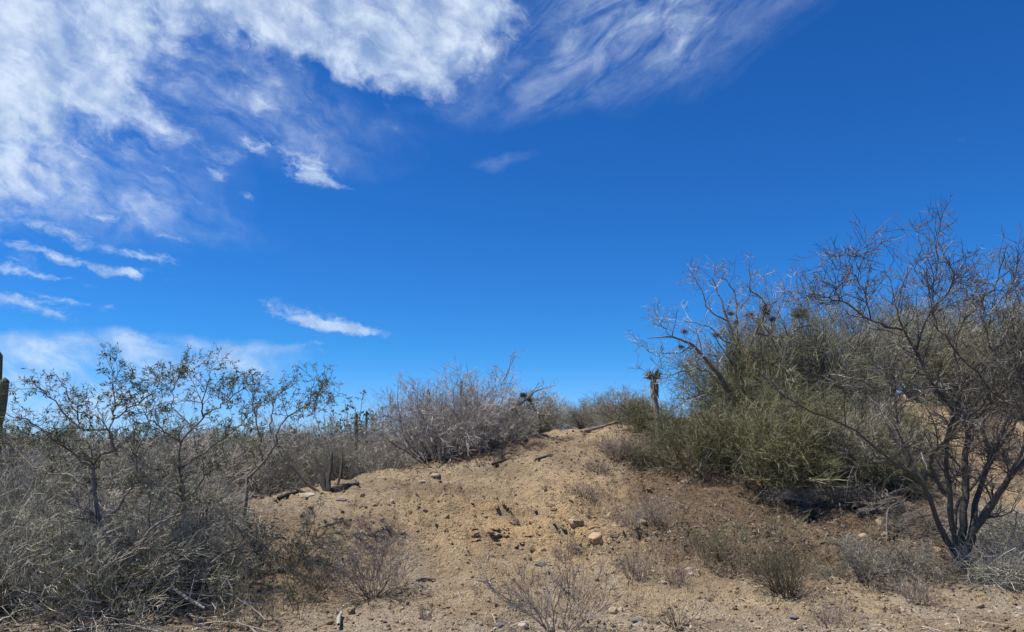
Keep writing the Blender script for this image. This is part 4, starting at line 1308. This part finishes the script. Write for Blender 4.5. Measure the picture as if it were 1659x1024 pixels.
# ------------------------------------------------------------------ yucca
def yucca(px, Y, top_row, label):
    b = at(px, Y)
    topz = pix(px, top_row, Y)[2]
    h = topz - b[2]
    o = empty('yucca', tuple(b), label, 'yucca')
    rng = np.random.default_rng(9)
    tr = limb_curve([(0, 0, -.1), (0.03, 0, h * .4), (-0.01, 0, h * .8), (0, 0, h)], 10)
    v, f = tubes([(tr[None], np.linspace(.055, .05, 10)[None])], 8)
    part('trunk', make_mesh('trunk', v, f, MT['yucca_dead'], True), o)

    def blades(n, z0, z1, e0, e1, L, w, nm, mat):
        t = rng.random(n)
        z = z0 + (z1 - z0) * t
        az = rng.uniform(0, 6.283, n)
        el = np.radians(rng.uniform(e0, e1, n))
        d = np.stack([np.cos(az) * np.cos(el), np.sin(az) * np.cos(el), np.sin(el)], 1)
        p = np.stack([np.cos(az) * .06, np.sin(az) * .06, z], 1)
        Ls = L * rng.uniform(.75, 1.15, n)
        pts = grow(rng, p, d, Ls, 3, .06, -.03)
        rd = np.array([.6, 1, .7, .08])[None] * (w * rng.uniform(.8, 1.2, n))[:, None]
        v, f = tubes([(pts, rd)], 3)
        part(nm, make_mesh(nm, v, f, MT[mat]), o, 'stuff')
    blades(120, h - .04, h + .05, -5, 85, .16, .0075, 'crown', 'yucca_leaf')
    blades(200, h - .32, h - .05, -89, -70, .10, .007, 'dead_leaf_skirt', 'yucca_dead')
    return o


yucca(1063, 14.6, 612, 'single yucca with spiky green head and dead leaf skirt on skyline')


# ------------------------------------------------------------------ cacti
def column_mesh(name, pts, r, ribs, mat, seed=0, n=26, tip=True):
    c = limb_curve(pts, n)
    k = ribs * 4
    t = np.linspace(0, 1, n)
    rr = r * (0.86 + 0.14 * np.sin(np.clip(t * 3, 0, 1.57)))
    L = np.linalg.norm(np.diff(c, axis=0), axis=1).sum()
    s = (1 - t) * L
    rr = rr * np.sqrt(np.clip(1 - (1 - np.clip(s / (r * 1.1), 0, 1)) ** 2, 0.003, 1))
    rr *= 1 + 0.03 * vnoise(t * 14 + seed, t * 0 + seed, seed)
    d = nrm(np.gradient(c, axis=0))
    a = nrm(np.cross(d, np.array([[0.2, 1.0, 0.1]]))); b = np.cross(d, a)
    an = np.arange(k) * 2 * math.pi / k
    prof = 1 - 0.17 * (0.5 + 0.5 * np.cos(an * ribs)) ** 0.7
    ring = c[:, None] + (rr[:, None] * prof[None])[:, :, None] * (np.cos(an)[None, :, None] * a[:, None] + np.sin(an)[None, :, None] * b[:, None])
    base = (np.arange(n - 1) * k)[:, None]; j = np.arange(k)[None]; j2 = (np.arange(k) + 1)[None] % k
    q = np.stack([base + j, base + j2, base + k + j2, base + k + j], -1).reshape(-1, 4)
    return make_mesh(name, ring.reshape(-1, 3), [q], mat, True)


b = at(-14, 18.0)
Yc = 18.0
o = empty('giant_cactus', tuple(b), 'tall ribbed giant cactus cut by the left edge', 'cactus')
top = pix(-2, 567, Yc) - b
part('stem', column_mesh('stem', [(0, 0, -.2), (0, 0, top[2] * .4), (top[0] * .6, 0, top[2] * .7), (top[0], 0, top[2])], .085, 12, MT['cactus'], 1), o)
e0 = pix(-18, 720, Yc) - b; e1 = pix(-4, 690, Yc - .1) - b; e2 = pix(4, 655, Yc - .15) - b; e3 = pix(8, 611, Yc - .15) - b
part('arm', column_mesh('arm', [e0, e1, e2, e3], .095, 11, MT['cactus'], 2), o)
e0 = pix(-20, 700, Yc) - b; e1 = pix(-45, 680, Yc) - b; e3 = pix(-50, 600, Yc) - b
part('arm', column_mesh('arm', [e0, e1, (e1 + e3) / 2, e3], .11, 11, MT['cactus'], 3), o)

for px, Yk, row, r, lb in [
    (573, 14.6, 667, .032, 'dark slender cactus column standing out left of the dome bush'),
    (692, 15.9, 630, .035, 'slender cactus column poking from the top of the dome bush'),
    (746, 16.2, 614, .026, 'thin cactus column at the highest point of the dome bush'),
    (590, 15.9, 664, .022, 'thin cactus column right of the dark slender one'),
    (872, 16.0, 668, .04, 'short cactus column on the skyline right of the stunted tree'),
]:
    b = at(px, Yk)
    h = pix(px, row, Yk)[2] - b[2]
    o = solo('column_cactus', column_mesh('column_cactus', [(0.05, 0, -.1), (0.02, 0, h * .5), (0, 0, h)], r, 8, MT['cactus'], int(px)), tuple(b), lb, 'cactus')

# dead cactus with charred arms, and its fallen stem
b = np.array(ground_at(527, 796))
Yd = b[1]
o = empty('dead_cactus', tuple(b), 'dead dark cactus with bare upright arms on the left crest', 'cactus')
for pts, r in [(p_, r_ * .5) for p_, r_ in [
    ([(530, 797), (533, 775), (536, 755), (537, 732)], .05), ([(527, 797), (524, 775), (516, 755), (508, 735)], .05), ([(545, 793), (550, 775), (553, 760), (555, 740)], .04),
    ([(520, 800), (500, 785), (485, 768), (470, 748)], .05), ([(515, 800), (500, 802), (490, 797), (477, 790)], .045), ([(528, 797), (520, 778), (518, 768)], .075), ([(533, 796), (532, 780), (530, 766)], .07),
]]:
    part('arm', column_mesh('arm', [pix(px, row, Yd + .05 * k) - b for k, (px, row) in enumerate(pts)], r, 7, MT['char_wood'], int(r * 1000), 14), o)


def log(name, pts, r, mat, label, seed=0, cat='log', branches=0):
    rng = np.random.default_rng(seed)
    p = np.array(pts, float)
    c = limb_curve(p, 18, rng, r * 0.12)
    o_ = p.mean(0)
    rr = r * (1 + 0.14 * vnoise(np.linspace(0, 5, 18) + seed, np.zeros(18), seed)) * np.linspace(1, .62, 18)
    rr[0] *= .7; rr[-1] *= .4
    B = [((c - o_)[None], rr[None])]
    v, f = tubes(B, 9)
    ob = empty(name, tuple(o_), label, cat)
    part('trunk', make_mesh('trunk', v, f, MT[mat], True), ob)
    if branches:
        P, D, r_, t, i = spawn(rng, (c - o_)[None], rr[None], branches, .1, 1, 30, 80)
        D[:, 2] = np.abs(D[:, 2]) * .5
        pb = grow(rng, P, D, rng.uniform(.12, .45, branches), 4, .2, 0)
        for k in range(branches):
            v, f = tubes([(pb[k:k + 1], taper(r_[k:k + 1] * .35, 4, .3))], 5)
            part('branch', make_mesh('branch', v, f, MT[mat], True), ob)
    return ob


def on_ground(lst, dz=0.0):
    out = []
    for (px, row) in lst:
        p = np.array(ground_at(px, row)); p[2] += dz
        out.append(p)
    return out


log('fallen_log', on_ground([(538, 799), (555, 794), (582, 788)], .04), .05, 'char_wood', 'dark fallen log pointing right from the dead cactus', 1)
log('fallen_log', on_ground([(450, 812), (466, 806), (486, 799)], .02), .035, 'char_wood', 'short dark stump log left of the dead cactus', 2)
log('fallen_log', on_ground([(1388, 838), (1412, 836), (1440, 836), (1462, 828)], .06), .055, 'dead_wood', 'thickest weathered grey log of the pile on the bank', 3, branches=12)
log('fallen_log', on_ground([(1392, 826), (1420, 828), (1455, 822)], .09), .03, 'dead_wood', 'thinner upper log of the pile on the bank', 4, branches=12)
log('fallen_log', on_ground([(1386, 838), (1390, 824), (1388, 812)], .10), .05, 'char_wood', 'dark upright snag at the left end of log pile', 5)
log('fallen_branch', on_ground([(1430, 822), (1455, 812), (1478, 806), (1505, 812)], .12), .03, 'brown_twig', 'reddish brown branch across the right of log pile', 6, 'branch', 6)
log('fallen_branch', [np.array(ground_at(1438, 878)) + (0, 0, .02), np.array(ground_at(1438, 868)) + (0, 0, .16), np.array(ground_at(1444, 858)) + (0, 0, .26), np.array(ground_at(1470, 850)) + (0, 0, .3)], .011, 'dead_wood', 'pale bent stick arching below the log pile', 7, 'branch')
log('fallen_branch', on_ground([(1455, 862), (1480, 848), (1512, 842)], .06), .02, 'dead_wood', 'bleached branch lying between log pile and tree', 8, 'branch', 4)
log('fallen_branch', on_ground([(1288, 832), (1306, 836), (1322, 845)], .03), .018, 'char_wood', 'dark short branch lying on the shaded bank', 9, 'branch')
log('fallen_branch', on_ground([(797, 754), (812, 750), (832, 746)], .02), .025, 'char_wood', 'dark stick lying on the upper slope under the crest', 10, 'branch')
log('fallen_branch', on_ground([(868, 746), (882, 742), (896, 738)], .02), .02, 'brown_twig', 'brown stick on the upper slope right of the dark one', 11, 'branch')
log('fallen_branch', on_ground([(548, 1022), (549, 1010), (553, 1000)], .05), .018, 'pale_wood', 'pale curved stick standing at the bottom edge', 12, 'branch')
log('fallen_branch', [pix(px, row, 15.6) for px, row in [(895, 704), (940, 700), (985, 688), (1005, 682)]], .035, 'grey_bark', 'long grey deadwood branch lying along the crest', 14, 'branch', 5)
log('fallen_branch', [pix(px, row, 15.4) for px, row in [(1070, 700), (1040, 690), (1015, 668), (1003, 660)]], .04, 'grey_bark', 'crooked dead limb rising from the crest by the green bush', 15, 'branch', 5)
log('fallen_branch', on_ground([(675, 945), (690, 942), (706, 944)], .02), .016, 'brown_twig', 'dark stick right of the purplish weed bush', 16, 'branch')
log('fallen_branch', [np.array(ground_at(330, 1015)) + (0, 0, .15), np.array(ground_at(280, 990)) + (0, 0, .2), np.array(ground_at(240, 955)) + (0, 0, .35), np.array(ground_at(215, 925)) + (0, 0, .5)], .014, 'pale_wood', 'pale forked branch hanging in the left foreground twigs', 17, 'branch', 6)
log('fallen_branch', [np.array(ground_at(30, 915)) + (0, 0, .2), np.array(ground_at(80, 895)) + (0, 0, .3), np.array(ground_at(135, 880)) + (0, 0, .45)], .012, 'pale_wood', 'pale thin branch crossing the bottom left twigs', 18, 'branch', 4)


# ------------------------------------------------------------------ heap of dead brush at the right
def brush(name, px, row, w, d, h, n, mat, label, seed):
    rng = np.random.default_rng(seed)
    b = np.array(ground_at(px, row))
    az = rng.uniform(0, 6.283, n)
    rr = np.sqrt(rng.random(n))
    p = np.stack([np.cos(az) * rr * w, np.sin(az) * rr * d, np.zeros(n)], 1)
    p[:, 2] = height(p[:, 0] + b[0], p[:, 1] + b[1]) - b[2] + rng.random(n) * h * (1 - rr ** 2) ** .5
    dd = nrm(rng.normal(size=(n, 3)) * np.array([1, .8, .35]))
    L = rng.uniform(.35, 1.0, n)
    pts = grow(rng, p - dd * L[:, None] * .5, dd, L, 5, .14, 0.0)
    r0 = taper(np.clip(rng.lognormal(math.log(.0038), .4, n), .0022, .009), 5, .4)
    P, D, r_, t, i = spawn(rng, pts, r0, 4, .15, 1, 25, 65)
    p2 = grow(rng, P, D, rng.uniform(.12, .4, len(t)), 3, .16, 0.02)
    r2 = taper(np.maximum(r_ * .6, .0022), 3, .5)
    P, D, r_, t, i = spawn(rng, p2, r2, 2, .2, 1, 25, 65)
    p3 = grow(rng, P, D, rng.uniform(.06, .18, len(t)), 2, .16, 0.02)
    v, f = tubes([(pts, r0), (p2, r2), (p3, taper(np.maximum(r_ * .7, .002), 2, .5))])
    gz = height(v[:, 0] + b[0], v[:, 1] + b[1]) - b[2] + .006
    v[:, 2] = np.maximum(v[:, 2], gz)
    return solo(name, make_mesh(name, v, f, MT[mat]), tuple(b), label, 'brush')


brush('brush_heap', 1650, 880, .85, .8, .42, 400, 'pale_twig', 'heap of dead grey brush right of the tree', 41)
brush('brush_heap', 1635, 945, .6, .35, .2, 220, 'pale_twig', 'lower heap of dead twigs spilling onto the gravel', 42)
brush('brush_heap', 1500, 866, .5, .35, .14, 90, 'brown_twig', 'tangle of dead sticks left of the tree stems', 43)
brush('brush_heap', 1430, 830, .45, .22, .12, 50, 'brown_twig', 'broken twigs tangled over the weathered log pile', 47)
brush('brush_heap', 1330, 806, .9, .25, .15, 80, 'grey_twig', 'grey dead twigs strewn under the green bushes', 44)
brush('brush_heap', 140, 1000, 1.7, .7, .35, 70, 'grey_twig', 'grey tangle of dead branches across the bottom left corner', 45)
brush('brush_heap', 330, 900, .9, .5, .35, 200, 'grey_twig', 'tangle of dead grey twigs between leafy trees and mound', 46)

# dry stalks covering the foot of the bank
rng = np.random.default_rng(71)
n = 5500
cen = [(1040, 900, .8, .5), (1150, 900, 1.0, .7), (1250, 920, 1.1, .6), (1400, 920, 1.2, .5), (1010, 740, .9, .6), (1120, 790, .8, .6), (1300, 850, 1.6, .6), (480, 930, 1.0, .6), (380, 980, 1.0, .5), (960, 810, .6, .5), (1500, 950, 1.0, .4), (1600, 760, 1.5, 1.5)]
X, Yy = [], []
for px, row, sx, sy in cen:
    c = ground_at(px, row); m = n // len(cen)
    X.append(c[0] + rng.normal(0, sx * .6, m)); Yy.append(c[1] + rng.normal(0, sy * .6, m))
for k_ in range(75):
    cy = rng.uniform(7.2, 14.0); cx = rng.uniform(-.42, .62) * cy
    m = int(rng.integers(10, 34)); sp = rng.uniform(.04, .16)
    X.append(cx + rng.normal(0, sp, m)); Yy.append(cy + rng.normal(0, sp, m))
x = np.concatenate(X); y = np.concatenate(Yy); n = len(x)
kp = rng.random(n) < np.clip(.5 + .9 * fbm(x * 1.6, y * 1.6, 73, 2), .08, 1)
x, y = x[kp], y[kp]; n = len(x)
P = np.stack([x, y, height(x, y) - .01], 1)
D = nrm(rng.normal(size=(n, 3)) * .55 + np.array([0, 0, 1]))
pts = grow(rng, P, D, rng.uniform(.05, .24, n), 3, .16, 0)
P, D, r_, t, i = spawn(rng, pts, np.ones((n, 4)), 2, .3, 1, 20, 50)
p2 = grow(rng, P, D, rng.uniform(.03, .09, len(t)), 2, .15, 0)
v, f = tubes([(pts, taper(rng.uniform(.0014, .0028, n), 3, .5)), (p2, np.full((len(t), 3), .0014))])
solo('dry_grass', make_mesh('dry_grass', v, f, MT['dry_weed']), (0, 0, 0), 'short dry brown stalks covering the foot of the bank', None, kind='stuff')

# ------------------------------------------------------------------ scrub on the plain
rng = np.random.default_rng(91)
k = 0
taken = []
while k < 64:
    Yf = 19 + 62 * rng.random() ** 1.4
    px = rng.uniform(-130, 700)
    p = at(px, Yf)
    if any((p[0] - q[0]) ** 2 + (p[1] - q[1]) ** 2 < (1.6 + .015 * Yf) ** 2 for q in taken): continue
    taken.append(p); k += 1
    far = Yf > 45
    s_ = rng.uniform(.75, 1.15) * (1 + .25 * far)
    gr = rng.random() < .35
    put('far_g' if gr else 'far_f', 'green_scrub' if gr else 'grey_scrub', p,
        'olive green scrub bush among many on the plain beyond the mound' if gr else 'bare grey scrub bush among many on the plain beyond the mound',
        sc=(s_, s_, s_ * rng.uniform(.75, 1.05)), rz=rng.uniform(0, 6.28), group='olive scrub bushes on the plain' if gr else 'grey scrub bushes on the plain')

# the thicket closing the horizon
n = 420
Yf = rng.uniform(80, 240, n)
Xf = rng.uniform(-.9, .75, n) * Yf
B = []
m = 16
P = np.repeat(np.stack([Xf, Yf, height(Xf, Yf)], 1), m, 0)
P[:, :2] += rng.normal(0, .7, (n * m, 2))
D = nrm(rng.normal(size=(n * m, 3)) * np.array([1, 1, .4]) + np.array([0, 0, .9]))
L = rng.uniform(.8, 2.6, n * m)
pts = grow(rng, P, D, L, 2, .25, 0)
v, f = tubes([(pts, taper(rng.uniform(.04, .09, n * m), 2, .5))])
solo('far_scrub', make_mesh('far_scrub', v, f, MT['olive_twig']), (0, 0, 0), 'distant scrub thicket closing the horizon', None, kind='stuff')

tri = 0
seen = set()
for ob in bpy.data.objects:
    if ob.type == 'MESH' and ob.data.name not in seen:
        seen.add(ob.data.name)
        tri += sum(len(p_) for p_ in ()) + len(ob.data.loops) - 2 * len(ob.data.polygons)
print('TRIS', tri, 'objects', len(bpy.data.objects))
